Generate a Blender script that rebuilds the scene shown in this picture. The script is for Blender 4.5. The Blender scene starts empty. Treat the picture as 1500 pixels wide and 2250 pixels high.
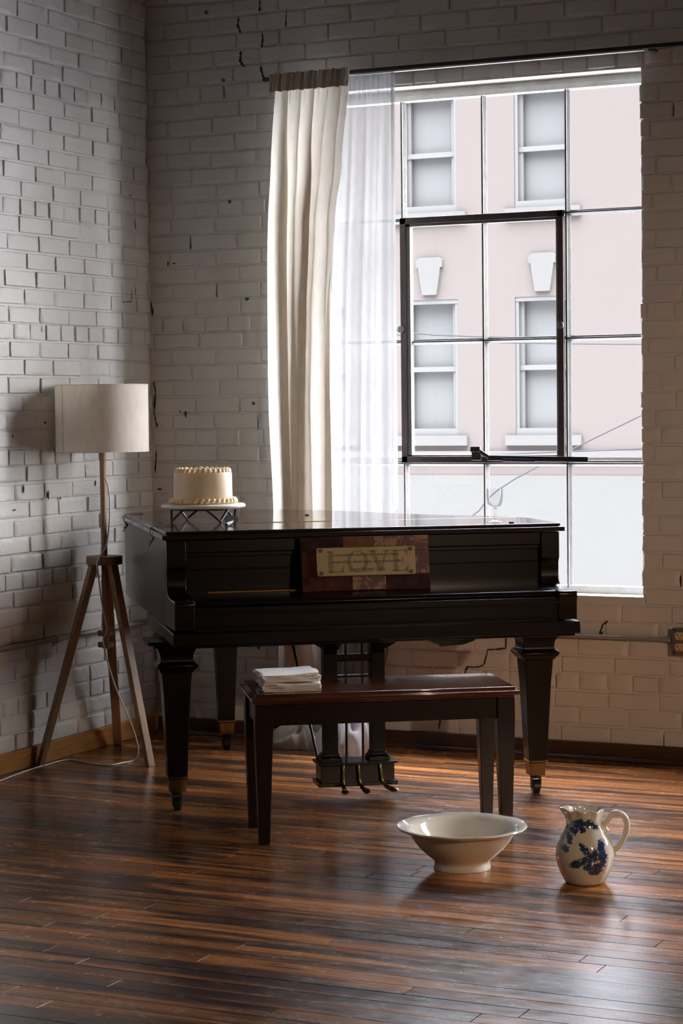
import bpy, math, random
from mathutils import Vector, Matrix
from math import sin, cos, pi, radians, hypot, exp

scene = bpy.context.scene
C = scene.collection

# ------------------------------------------------------------------ camera
CAM = Vector((4.695, -7.948, 1.40))
YAW, PITCH, ROLL, FPX = 0.44488, 0.049568, -0.011367, 4667.9
fwd = Vector((-sin(YAW) * cos(PITCH), cos(YAW) * cos(PITCH), -sin(PITCH)))
rgt = Vector((cos(YAW), sin(YAW), 0.0))
up = rgt.cross(fwd)
r2 = cos(ROLL) * rgt + sin(ROLL) * up
u2 = -sin(ROLL) * rgt + cos(ROLL) * up
cam_data = bpy.data.cameras.new('camera')
cam = bpy.data.objects.new('camera', cam_data)
C.objects.link(cam)
m = Matrix((r2, u2, -fwd)).transposed().to_4x4()
m.translation = CAM
cam.matrix_world = m
cam_data.sensor_fit = 'VERTICAL'
cam_data.sensor_height = 36.0
cam_data.lens = FPX * 36.0 / 2250.0
cam_data.clip_end = 200
scene.camera = cam

# ------------------------------------------------------------------ light, exposure
scene.view_settings.view_transform = 'Standard'
scene.view_settings.look = 'None'
scene.view_settings.gamma = 1.0
scene.view_settings.use_curve_mapping = False
scene.view_settings.exposure = 0.0
SKY = 26.0
OUT = 3.45 / SKY     # paint values outside are set against this sky
world = bpy.data.worlds.new('overcast_sky')
scene.world = world
world.use_nodes = True
bg = world.node_tree.nodes['Background']
bg.inputs['Strength'].default_value = SKY
# overcast sky, brighter towards the zenith
_wt = world.node_tree
_tc = _wt.nodes.new('ShaderNodeTexCoord')
_sp = _wt.nodes.new('ShaderNodeSeparateXYZ')
_rm = _wt.nodes.new('ShaderNodeValToRGB')
_wt.links.new(_tc.outputs['Generated'], _sp.inputs[0])
_wt.links.new(_sp.outputs['Z'], _rm.inputs['Fac'])
_rm.color_ramp.interpolation = 'LINEAR'
_el = _rm.color_ramp.elements
_stops = [(0.20, 0.135), (0.34, 0.19), (0.50, 0.60), (0.70, 1.9), (0.95, 3.2)]
while len(_el) < len(_stops): _el.new(0.5)
for _e, (_p, _v) in zip(_el, _stops):
    _e.position, _e.color = _p, (_v * 0.92, _v * 0.96, _v * 1.08, 1)
# the sun stands behind the cloud to the right of the street
GLOW, SUN_AZ, SUN_EL, SUN_POW = 2.2, radians(62), radians(24), 6.0
_dt = _wt.nodes.new('ShaderNodeVectorMath')
_dt.operation = 'DOT_PRODUCT'
_wt.links.new(_tc.outputs['Generated'], _dt.inputs[0])
_dt.inputs[1].default_value = (sin(SUN_AZ) * cos(SUN_EL), cos(SUN_AZ) * cos(SUN_EL), sin(SUN_EL))
_mx = _wt.nodes.new('ShaderNodeMath'); _mx.operation = 'MAXIMUM'; _mx.inputs[1].default_value = 0.0
_pw = _wt.nodes.new('ShaderNodeMath'); _pw.operation = 'POWER'; _pw.inputs[1].default_value = SUN_POW
_ml = _wt.nodes.new('ShaderNodeMath'); _ml.operation = 'MULTIPLY'; _ml.inputs[1].default_value = GLOW
_ad = _wt.nodes.new('ShaderNodeMixRGB'); _ad.blend_type = 'ADD'; _ad.inputs[0].default_value = 1.0
_wt.links.new(_dt.outputs['Value'], _mx.inputs[0])
_wt.links.new(_mx.outputs[0], _pw.inputs[0])
_wt.links.new(_pw.outputs[0], _ml.inputs[0])
_wt.links.new(_rm.outputs['Color'], _ad.inputs[1])
_wt.links.new(_ml.outputs[0], _ad.inputs[2])
_wt.links.new(_ad.outputs[0], bg.inputs['Color'])
scene.cycles.max_bounces = 10
scene.cycles.diffuse_bounces = 6
scene.cycles.glossy_bounces = 5
scene.cycles.transmission_bounces = 8
scene.cycles.transparent_max_bounces = 24
scene.cycles.caustics_reflective = False
scene.cycles.caustics_refractive = False
scene.cycles.sample_clamp_indirect = 6.0
scene.cycles.use_denoising = True


def area_light(name, loc, rot, sx, sy, power, color, portal=False):
    l = bpy.data.lights.new(name, 'AREA')
    l.shape = 'RECTANGLE'
    l.size, l.size_y = sx, sy
    l.energy = power
    l.color = color
    if portal:
        l.cycles.is_portal = True
    o = bpy.data.objects.new(name, l)
    o.location = loc
    o.rotation_euler = rot
    C.objects.link(o)
    return o


# the two windows of the street wall let the sky in (sampling portals, they give no light themselves)
area_light('portal', (1.44, 0.30, 1.67), (radians(-90), 0, 0), 1.53, 2.1, 1, (1, 1, 1), portal=True)
area_light('portal', (4.77, 0.30, 1.67), (radians(-90), 0, 0), 1.53, 2.1, 1, (1, 1, 1), portal=True)
# a warm shaded lamp of the room, to the right of the view
l = bpy.data.lights.new('room_lamp_light', 'SPOT')
l.energy = 270.0
l.color = (1.0, 0.69, 0.45)
l.shadow_soft_size = 0.06
l.spot_size = radians(58)
l.spot_blend = 1.0
o = bpy.data.objects.new('room_lamp_light', l)
o.location = (5.7, -4.6, 1.75)
o.rotation_euler = (Vector((2.15, -0.1, 0.05)) - o.location).to_track_quat('-Z', 'Y').to_euler()
C.objects.link(o)
l = bpy.data.lights.new('ceiling_bulb_light', 'POINT')
l.energy = 18.0
l.color = (1.0, 0.80, 0.60)
l.shadow_soft_size = 0.05
o = bpy.data.objects.new('ceiling_bulb_light', l)
o.location = (6.2, -9.6, 2.5)
C.objects.link(o)


# ------------------------------------------------------------------ helpers
def tag(o, label=None, cat=None, group=None, kind=None):
    if label: o['label'] = label
    if cat: o['category'] = cat
    if group: o['group'] = group
    if kind: o['kind'] = kind
    return o


def empty(name, loc=(0, 0, 0), rz=0.0, parent=None):
    o = bpy.data.objects.new(name, None)
    o.location = loc
    o.rotation_euler = (0, 0, rz)
    o.empty_display_size = 0.1
    C.objects.link(o)
    if parent is not None: o.parent = parent
    return o


class MB:
    def __init__(s):
        s.v, s.f, s.mi = [], [], []

    def add(s, vs, fs, mi=0):
        b = len(s.v)
        s.v += [tuple(v) for v in vs]
        s.f += [tuple(i + b for i in f) for f in fs]
        s.mi += [mi] * len(fs)
        return s

    def box(s, x0, x1, y0, y1, z0, z1, mi=0):
        vs = [(x, y, z) for z in (z0, z1) for y in (y0, y1) for x in (x0, x1)]
        return s.add(vs, [(0, 2, 3, 1), (4, 5, 7, 6), (0, 1, 5, 4), (2, 6, 7, 3), (0, 4, 6, 2), (1, 3, 7, 5)], mi)

    def bar(s, p, q, w, h, upv=(0, 0, 1), mi=0, w2=None, h2=None):
        p, q = Vector(p), Vector(q)
        d = (q - p).normalized()
        a = d.cross(Vector(upv))
        if a.length < 1e-4: a = d.cross(Vector((0, 1, 0)))
        a.normalize()
        b = a.cross(d).normalized()
        w2 = w if w2 is None else w2
        h2 = h if h2 is None else h2
        vs = []
        for c, ww, hh in ((p, w, h), (q, w2, h2)):
            for sa, sb in ((-1, -1), (1, -1), (1, 1), (-1, 1)):
                vs.append(c + a * sa * ww / 2 + b * sb * hh / 2)
        return s.add(vs, [(0, 1, 2, 3), (7, 6, 5, 4), (0, 4, 5, 1), (1, 5, 6, 2), (2, 6, 7, 3), (3, 7, 4, 0)], mi)

    def tube(s, pts, r, n=10, mi=0, closed=False):
        pts = [Vector(p) for p in pts]
        rs = r if isinstance(r, (list, tuple)) else [r] * len(pts)
        rings = []
        prev = None
        for i, p in enumerate(pts):
            a = pts[i - 1] if (i > 0 or closed) else p
            b = pts[(i + 1) % len(pts)] if (i < len(pts) - 1 or closed) else p
            d = (b - a).normalized()
            if prev is None:
                nrm = d.cross(Vector((0, 0, 1)))
                if nrm.length < 1e-3: nrm = d.cross(Vector((0, 1, 0)))
            else:
                nrm = prev - d * prev.dot(d)
            nrm.normalize()
            prev = nrm
            bi = d.cross(nrm)
            rings.append([p + (nrm * cos(2 * pi * k / n) + bi * sin(2 * pi * k / n)) * rs[i] for k in range(n)])
        vs = [v for rg in rings for v in rg]
        fs = []
        m_ = len(rings)
        for i in range(m_ if closed else m_ - 1):
            j = (i + 1) % m_
            for k in range(n):
                k2 = (k + 1) % n
                fs.append((i * n + k, i * n + k2, j * n + k2, j * n + k))
        if not closed:
            fs.append(tuple(reversed(range(n))))
            fs.append(tuple((m_ - 1) * n + k for k in range(n)))
        return s.add(vs, fs, mi)

    def lathe(s, prof, n=48, c=(0, 0, 0), mi=0, fn=None, cap=True):
        """prof: list of (r, z); fn(angle, i, r, z) -> (r, z) may bend the ring"""
        vs, fs = [], []
        for i, (r, z) in enumerate(prof):
            for k in range(n):
                a = 2 * pi * k / n
                rr, zz = fn(a, i, r, z) if fn else (r, z)
                vs.append((c[0] + rr * cos(a), c[1] + rr * sin(a), c[2] + zz))
        for i in range(len(prof) - 1):
            for k in range(n):
                k2 = (k + 1) % n
                fs.append((i * n + k, i * n + k2, (i + 1) * n + k2, (i + 1) * n + k))
        if cap:
            if prof[0][0] > 1e-5: fs.append(tuple(reversed(range(n))))
            if prof[-1][0] > 1e-5: fs.append(tuple((len(prof) - 1) * n + k for k in range(n)))
        return s.add(vs, fs, mi)

    def loft_sq(s, prof, c=(0, 0), mi=0, rot=0.0):
        """prof: list of (z, half width x, half width y)"""
        vs, fs = [], []
        for z, a, b in prof:
            for sx, sy in ((-1, -1), (1, -1), (1, 1), (-1, 1)):
                x, y = sx * a, sy * b
                vs.append((c[0] + x * cos(rot) - y * sin(rot), c[1] + x * sin(rot) + y * cos(rot), z))
        for i in range(len(prof) - 1):
            for k in range(4):
                k2 = (k + 1) % 4
                fs.append((i * 4 + k, i * 4 + k2, (i + 1) * 4 + k2, (i + 1) * 4 + k))
        fs.append((3, 2, 1, 0))
        fs.append(tuple((len(prof) - 1) * 4 + k for k in range(4)))
        return s.add(vs, fs, mi)

    def prism(s, poly, axis, a0, a1, mi=0):
        """extrude the 2D poly along axis 'x'/'y'/'z' from a0 to a1"""
        def P(u, v, a):
            return {'x': (a, u, v), 'y': (u, a, v), 'z': (u, v, a)}[axis]
        n = len(poly)
        vs = [P(u, v, a0) for u, v in poly] + [P(u, v, a1) for u, v in poly]
        fs = [tuple(range(n)), tuple(reversed(range(n, 2 * n)))]
        for k in range(n):
            k2 = (k + 1) % n
            fs.append((k, n + k, n + k2, k2))
        return s.add(vs, fs, mi)

    def build(s, name, mats, parent=None, bevel=0.0, segs=2, smooth=35, loc=None, rz=None, recalc=True):
        me = bpy.data.meshes.new(name)
        me.from_pydata(s.v, [], s.f)
        if not isinstance(mats, (list, tuple)): mats = [mats]
        for mm in mats: me.materials.append(mm)
        if len(mats) > 1: me.polygons.foreach_set('material_index', s.mi)
        if recalc:
            import bmesh
            b = bmesh.new()
            b.from_mesh(me)
            bmesh.ops.recalc_face_normals(b, faces=b.faces)
            b.to_mesh(me)
            b.free()
        if smooth:
            me.shade_smooth()
            me.set_sharp_from_angle(angle=radians(smooth))
        me.update()
        o = bpy.data.objects.new(name, me)
        C.objects.link(o)
        if parent is not None: o.parent = parent
        if loc is not None: o.location = loc
        if rz is not None: o.rotation_euler = (0, 0, rz)
        if bevel:
            bv = o.modifiers.new('bevel', 'BEVEL')
            bv.width = bevel
            bv.segments = segs
            bv.limit_method = 'ANGLE'
            bv.angle_limit = radians(40)
            bv.harden_normals = False
        return o


def catmull(pts, n=8):
    pts = [Vector(p) for p in pts]
    out = []
    for i in range(len(pts) - 1):
        p0 = pts[max(i - 1, 0)]
        p1, p2 = pts[i], pts[i + 1]
        p3 = pts[min(i + 2, len(pts) - 1)]
        for k in range(n):
            t = k / n
            out.append(0.5 * ((2 * p1) + (p2 - p0) * t + (2 * p0 - 5 * p1 + 4 * p2 - p3) * t * t + (3 * p1 - p0 - 3 * p2 + p3) * t ** 3))
    out.append(pts[-1])
    return out


# ------------------------------------------------------------------ materials
def new_mat(name):
    mt = bpy.data.materials.new(name)
    mt.use_nodes = True
    nt = mt.node_tree
    return mt, nt, nt.nodes['Principled BSDF']


def N(nt, typ, **kw):
    n = nt.nodes.new(typ)
    for k, v in kw.items():
        if k in n.inputs.keys(): n.inputs[k].default_value = v
        else: setattr(n, k, v)
    return n


def coords(nt, scale=(1, 1, 1), obj=True):
    tc = N(nt, 'ShaderNodeTexCoord')
    mp = N(nt, 'ShaderNodeMapping')
    mp.inputs['Scale'].default_value = scale
    nt.links.new(tc.outputs['Object'], mp.inputs['Vector'])
    return mp.outputs['Vector']


def ramp(nt, fac, stops):
    r = N(nt, 'ShaderNodeValToRGB')
    while len(r.color_ramp.elements) < len(stops): r.color_ramp.elements.new(0.5)
    for e, (p, c) in zip(r.color_ramp.elements, stops):
        e.position = p
        e.color = (*c, 1) if len(c) == 3 else c
    nt.links.new(fac, r.inputs['Fac'])
    return r.outputs['Color']


def noise(nt, vec, scale, detail=4, rough=0.55, dist=0.0):
    n = N(nt, 'ShaderNodeTexNoise')
    n.inputs['Scale'].default_value = scale
    n.inputs['Detail'].default_value = detail
    n.inputs['Roughness'].default_value = rough
    n.inputs['Distortion'].default_value = dist
    nt.links.new(vec, n.inputs['Vector'])
    return n.outputs['Fac']


def mixc(nt, fac, a, b, mode='MIX'):
    n = nt.nodes.new('ShaderNodeMix')
    n.data_type = 'RGBA'
    n.blend_type = mode
    for sock, val in ((n.inputs[0], fac), (n.inputs[6], a), (n.inputs[7], b)):
        if isinstance(val, bpy.types.NodeSocket): nt.links.new(val, sock)
        elif isinstance(val, (int, float)): sock.default_value = val
        else: sock.default_value = (*val, 1) if len(val) == 3 else val
    return n.outputs[2]


def math_(nt, op, a, b=0.0):
    n = nt.nodes.new('ShaderNodeMath')
    n.operation = op
    for sock, val in ((n.inputs[0], a), (n.inputs[1], b)):
        if isinstance(val, bpy.types.NodeSocket): nt.links.new(val, sock)
        else: sock.default_value = val
    return n.outputs[0]


def bump(nt, b, height, strength=0.3, dist=0.01):
    n = N(nt, 'ShaderNodeBump')
    n.inputs['Strength'].default_value = strength
    n.inputs['Distance'].default_value = dist
    nt.links.new(height, n.inputs['Height'])
    nt.links.new(n.outputs['Normal'], b.inputs['Normal'])


def simple(name, col, rough=0.5, metal=0.0, var=0.0, vscale=8.0, bumpy=0.0, bscale=60, spec=0.5, coat=0.0, ior=1.5):
    mt, nt, b = new_mat(name)
    b.inputs['Roughness'].default_value = rough
    b.inputs['Metallic'].default_value = metal
    b.inputs['IOR'].default_value = ior
    b.inputs['Specular IOR Level'].default_value = spec
    b.inputs['Coat Weight'].default_value = coat
    vec = coords(nt)
    f = noise(nt, vec, vscale, 5)
    lo = tuple(max(0, c * (1 - var)) for c in col)
    hi = tuple(min(1, c * (1 + var)) for c in col)
    nt.links.new(ramp(nt, f, [(0.3, lo), (0.7, hi)]), b.inputs['Base Color'])
    if bumpy:
        bump(nt, b, noise(nt, vec, bscale, 3), bumpy, 0.004)
    return mt


def wood(name, c0, c1, rough=0.25, scale=(1, 1, 1), gs=14.0, bumpy=0.05, coat=0.0, spec=0.5):
    """grain runs along the axis whose scale is small"""
    mt, nt, b = new_mat(name)
    vec = coords(nt, scale)
    f = noise(nt, vec, gs, 6, 0.6, 0.6)
    f2 = noise(nt, vec, gs * 6, 3, 0.5)
    mixf = math_(nt, 'ADD', math_(nt, 'MULTIPLY', f, 0.75), math_(nt, 'MULTIPLY', f2, 0.25))
    nt.links.new(ramp(nt, mixf, [(0.32, c0), (0.68, c1)]), b.inputs['Base Color'])
    b.inputs['Roughness'].default_value = rough
    b.inputs['Coat Weight'].default_value = coat
    b.inputs['Specular IOR Level'].default_value = spec
    bump(nt, b, f2, bumpy, 0.002)
    return mt


def painted_brick(name, col):
    mt, nt, b = new_mat(name)
    vec = coords(nt)
    big = noise(nt, vec, 1.7, 5, 0.6)
    fine = noise(nt, vec, 45, 6, 0.65)
    spk = noise(nt, vec, 150, 3, 0.6)
    c = ramp(nt, big, [(0.3, tuple(v * 0.88 for v in col)), (0.7, tuple(min(1, v * 1.05) for v in col))])
    # chips in the paint
    chips = ramp(nt, noise(nt, vec, 26, 7, 0.75), [(0.70, (0, 0, 0)), (0.735, (1, 1, 1))])
    c = mixc(nt, math_(nt, 'MULTIPLY', chips, 0.35), c, (0.20, 0.17, 0.16))
    nt.links.new(c, b.inputs['Base Color'])
    b.inputs['Roughness'].default_value = 0.42
    b.inputs['Specular IOR Level'].default_value = 0.45
    h = math_(nt, 'ADD', math_(nt, 'MULTIPLY', fine, 0.7), math_(nt, 'MULTIPLY', spk, 0.3))
    bump(nt, b, h, 0.55, 0.006)
    return mt


M = {}
M['brick'] = painted_brick('painted_brick', (0.56, 0.545, 0.53))
M['hole'] = simple('mortar_gap', (0.015, 0.013, 0.014), 0.9)
M['plaster'] = simple('plaster', (0.26, 0.23, 0.21), 0.8, var=0.1)
M['ceil'] = simple('dark_ceiling', (0.04, 0.034, 0.03), 0.8, var=0.2)
M['white_frame'] = simple('old_white_paint', (0.62, 0.62, 0.59), 0.45, var=0.12, vscale=20, bumpy=0.3, bscale=90)
M['muntin'] = simple('muntin_paint', (0.11, 0.11, 0.103), 0.5, var=0.2, vscale=20, bumpy=0.3, bscale=90)
M['soffit'] = simple('white_paint_lit', (0.85, 0.85, 0.83), 0.5)  # whiter copy of the frame paint, standing for strong light on head and sill
M['iron'] = simple('brown_iron', (0.050, 0.034, 0.034), 0.42, var=0.25, vscale=15, bumpy=0.2, bscale=120)
M['black_metal'] = simple('black_metal', (0.012, 0.012, 0.013), 0.38, metal=0.2)
M['rod'] = simple('rod_black', (0.01, 0.01, 0.011), 0.35)
M['track_white'] = simple('track_white', (0.6, 0.6, 0.6), 0.4)
M['conduit'] = simple('conduit', (0.33, 0.31, 0.30), 0.38, metal=0.55, var=0.1, vscale=12)
M['steel_box'] = simple('steel_box', (0.20, 0.20, 0.20), 0.4, metal=0.8, var=0.15, vscale=25)
M['tan_plastic'] = simple('tan_plastic', (0.50, 0.36, 0.22), 0.4)
M['piano'] = wood('piano_mahogany_shaded', (0.0022, 0.0016, 0.0018), (0.0055, 0.0026, 0.0022), 0.24, (0.6, 6, 6), 9, 0.015, spec=0.28)  # darker than the side wood: shade on the front put into the colour
M['piano_lid'] = wood('piano_lid', (0.012, 0.007, 0.006), (0.022, 0.011, 0.009), 0.13, (0.6, 6, 6), 9, 0.02, coat=0.3)
M['piano_side'] = wood('piano_side', (0.012, 0.008, 0.007), (0.026, 0.015, 0.012), 0.36, (3, 0.5, 6), 9, 0.02, spec=0.3)
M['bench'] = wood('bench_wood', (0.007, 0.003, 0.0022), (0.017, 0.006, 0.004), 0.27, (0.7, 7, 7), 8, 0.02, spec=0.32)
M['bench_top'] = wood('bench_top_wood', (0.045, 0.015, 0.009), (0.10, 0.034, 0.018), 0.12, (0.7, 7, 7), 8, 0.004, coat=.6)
M['brass'] = simple('brass', (0.62, 0.42, 0.17), 0.25, metal=1.0, var=0.15, vscale=30)
def hinge_mat():
    mt, nt, b = new_mat('hinge_brass')
    tc = N(nt, 'ShaderNodeTexCoord')
    sp = N(nt, 'ShaderNodeSeparateXYZ')
    nt.links.new(tc.outputs['Object'], sp.inputs[0])
    fr = math_(nt, 'FRACT', math_(nt, 'MULTIPLY', sp.outputs['X'], 42.0))
    c = ramp(nt, fr, [(0.0, (0.02, 0.014, 0.01)), (0.10, (0.70, 0.42, 0.13))])
    nt.links.new(c, b.inputs['Base Color'])
    b.inputs['Metallic'].default_value = 0.9
    b.inputs['Roughness'].default_value = 0.3
    return mt


M['hinge'] = hinge_mat()
M['old_brass'] = simple('old_brass', (0.17, 0.088, 0.032), 0.45, metal=0.85, var=0.3, vscale=20)
M['pedal_brass'] = simple('pedal_brass', (0.22, 0.16, 0.07), 0.3, metal=1.0, var=0.2, vscale=30)
M['oak'] = wood('lamp_wood', (0.22, 0.125, 0.065), (0.34, 0.205, 0.115), 0.45, (8, 8, 0.8), 10, 0.06)
M['cord'] = simple('white_cord', (0.6, 0.58, 0.56), 0.35)
M['ceramic'] = simple('cream_ceramic', (0.58, 0.55, 0.495), 0.09, var=0.05, vscale=10, spec=0.6)
M['marble'] = simple('marble', (0.68, 0.65, 0.61), 0.2, var=0.1, vscale=15)
M['icing'] = simple('icing', (0.74, 0.62, 0.46), 0.45, var=0.03, vscale=20, bumpy=0.15, bscale=60)
_b = M['icing'].node_tree.nodes['Principled BSDF']
_b.inputs['Subsurface Weight'].default_value = 0.7
_b.inputs['Subsurface Radius'].default_value = (1.0, 0.80, 0.60)
_b.inputs['Subsurface Scale'].default_value = 0.035
M['piping'] = simple('piping', (0.78, 0.60, 0.36), 0.45, var=0.05, vscale=20)
M['towel'] = simple('towel', (0.72, 0.68, 0.66), 0.85, var=0.05, bumpy=0.9, bscale=220)
M['silver'] = simple('silver', (0.75, 0.75, 0.76), 0.15, metal=1.0)
M['string'] = simple('black_string', (0.01, 0.01, 0.01), 0.7)
M['blue_plug'] = simple('blue_plug', (0.01, 0.07, 0.16), 0.4)
M['rubber'] = simple('black_rubber', (0.015, 0.015, 0.016), 0.3)
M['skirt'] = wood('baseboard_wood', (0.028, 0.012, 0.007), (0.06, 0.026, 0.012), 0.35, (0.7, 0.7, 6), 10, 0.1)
M['skirt_left_lit'] = wood('baseboard_wood_lit', (0.24, 0.10, 0.03), (0.46, 0.21, 0.062), 0.35, (0.7, 0.7, 6), 10, 0.1)  # brighter copy of the baseboard wood, warm lamplight put into the colour


def cloth_mat(name, col, trans_w, alpha=1.0, rough=0.9):
    mt = bpy.data.materials.new(name)
    mt.use_nodes = True
    nt = mt.node_tree
    for n in list(nt.nodes): nt.nodes.remove(n)
    out = N(nt, 'ShaderNodeOutputMaterial')
    d = N(nt, 'ShaderNodeBsdfDiffuse')
    t = N(nt, 'ShaderNodeBsdfTranslucent')
    vec = coords(nt, (1, 1, 0.25))
    c = ramp(nt, noise(nt, vec, 60, 4), [(0.3, tuple(v * 0.93 for v in col)), (0.7, tuple(min(1, v * 1.04) for v in col))])
    nt.links.new(c, d.inputs['Color'])
    nt.links.new(c, t.inputs['Color'])
    mx = N(nt, 'ShaderNodeMixShader')
    mx.inputs[0].default_value = trans_w
    nt.links.new(d.outputs[0], mx.inputs[1])
    nt.links.new(t.outputs[0], mx.inputs[2])
    last = mx.outputs[0]
    if alpha < 1:
        tr = N(nt, 'ShaderNodeBsdfTransparent')
        m2 = N(nt, 'ShaderNodeMixShader')
        m2.inputs[0].default_value = alpha
        nt.links.new(tr.outputs[0], m2.inputs[1])
        nt.links.new(last, m2.inputs[2])
        last = m2.outputs[0]
    nt.links.new(last, out.inputs['Surface'])
    return mt


M['linen'] = cloth_mat('linen', (0.70, 0.65, 0.58), 0.30)
M['sheer'] = cloth_mat('sheer', (0.19, 0.187, 0.185), 0.5, alpha=0.74)
M['shade'] = cloth_mat('lamp_shade_fabric', (0.88, 0.83, 0.77), 0.55)


def glass_mat(name, refl=1.0, rough=0.0, tint=(0.97, 0.98, 0.98)):
    mt = bpy.data.materials.new(name)
    mt.use_nodes = True
    nt = mt.node_tree
    for n in list(nt.nodes): nt.nodes.remove(n)
    out = N(nt, 'ShaderNodeOutputMaterial')
    tr = N(nt, 'ShaderNodeBsdfTransparent')
    tr.inputs['Color'].default_value = (*tint, 1)
    gl = N(nt, 'ShaderNodeBsdfGlossy')
    gl.inputs['Roughness'].default_value = rough
    fr = N(nt, 'ShaderNodeFresnel')
    fr.inputs['IOR'].default_value = 1.45
    mx = N(nt, 'ShaderNodeMixShader')
    nt.links.new(math_(nt, 'MULTIPLY', fr.outputs[0], refl), mx.inputs[0])
    nt.links.new(tr.outputs[0], mx.inputs[1])
    nt.links.new(gl.outputs[0], mx.inputs[2])
    nt.links.new(mx.outputs[0], out.inputs['Surface'])
    return mt


M['pane'] = glass_mat('window_glass')


def floor_mat():
    mt, nt, b = new_mat('old_plank_floor')
    at = N(nt, 'ShaderNodeAttribute')
    at.attribute_name = 'rnd'
    tc = N(nt, 'ShaderNodeTexCoord')
    # shift the grain per plank
    sh = N(nt, 'ShaderNodeCombineXYZ')
    nt.links.new(math_(nt, 'MULTIPLY', at.outputs['Fac'], 37.0), sh.inputs['X'])
    nt.links.new(math_(nt, 'MULTIPLY', at.outputs['Fac'], 11.0), sh.inputs['Z'])
    add = N(nt, 'ShaderNodeVectorMath', operation='ADD')
    nt.links.new(tc.outputs['Object'], add.inputs[0])
    nt.links.new(sh.outputs[0], add.inputs[1])
    mp = N(nt, 'ShaderNodeMapping')
    mp.inputs['Scale'].default_value = (0.55, 20, 1)
    nt.links.new(add.outputs[0], mp.inputs['Vector'])
    grain = noise(nt, mp.outputs['Vector'], 2.2, 7, 0.62, 0.5)
    # wear that crosses the planks, drawn out along them
    mp2 = N(nt, 'ShaderNodeMapping')
    mp2.inputs['Scale'].default_value = (0.55, 2.6, 1)
    nt.links.new(tc.outputs['Object'], mp2.inputs['Vector'])
    stain = noise(nt, mp2.outputs['Vector'], 1.9, 6, 0.6, 0.3)
    mp3 = N(nt, 'ShaderNodeMapping')
    mp3.inputs['Scale'].default_value = (0.35, 12, 1)
    nt.links.new(add.outputs[0], mp3.inputs['Vector'])
    streak = noise(nt, mp3.outputs['Vector'], 1.6, 5, 0.6)
    wood_c = ramp(nt, grain, [(0.25, (0.10, 0.034, 0.011)), (0.5, (0.28, 0.105, 0.031)), (0.75, (0.50, 0.21, 0.062))])
    tone = ramp(nt, at.outputs['Fac'], [(0.0, (0.62, 0.60, 0.60)), (0.5, (0.95, 0.92, 0.9)), (1.0, (1.25, 1.2, 1.1))])
    wood_c = mixc(nt, 1.0, wood_c, tone, 'MULTIPLY')
    s = math_(nt, 'ADD', math_(nt, 'MULTIPLY', stain, 0.55), math_(nt, 'MULTIPLY', streak, 0.45))
    dark = ramp(nt, s, [(0.45, (1, 1, 1)), (0.54, (0, 0, 0))])
    c = mixc(nt, math_(nt, 'MULTIPLY', dark, 0.88), wood_c, (0.012, 0.008, 0.010))
    nt.links.new(c, b.inputs['Base Color'])
    scuff = noise(nt, coords(nt, (1, 2.2, 1)), 9, 6, 0.7)
    rg = ramp(nt, scuff, [(0.35, (0.19,) * 3), (0.7, (0.31,) * 3)])
    nt.links.new(rg, b.inputs['Roughness'])
    b.inputs['Specular IOR Level'].default_value = 0.42
    b.inputs['IOR'].default_value = 1.5
    h = math_(nt, 'ADD', math_(nt, 'MULTIPLY', grain, 0.4), math_(nt, 'MULTIPLY', scuff, 0.6))
    bump(nt, b, h, 0.10, 0.002)
    return mt


M['floor'] = floor_mat()
M['seam'] = simple('floor_gap', (0.012, 0.008, 0.006), 0.9)


# ------------------------------------------------------------------ the room shell
COURSE = 0.0694


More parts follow.
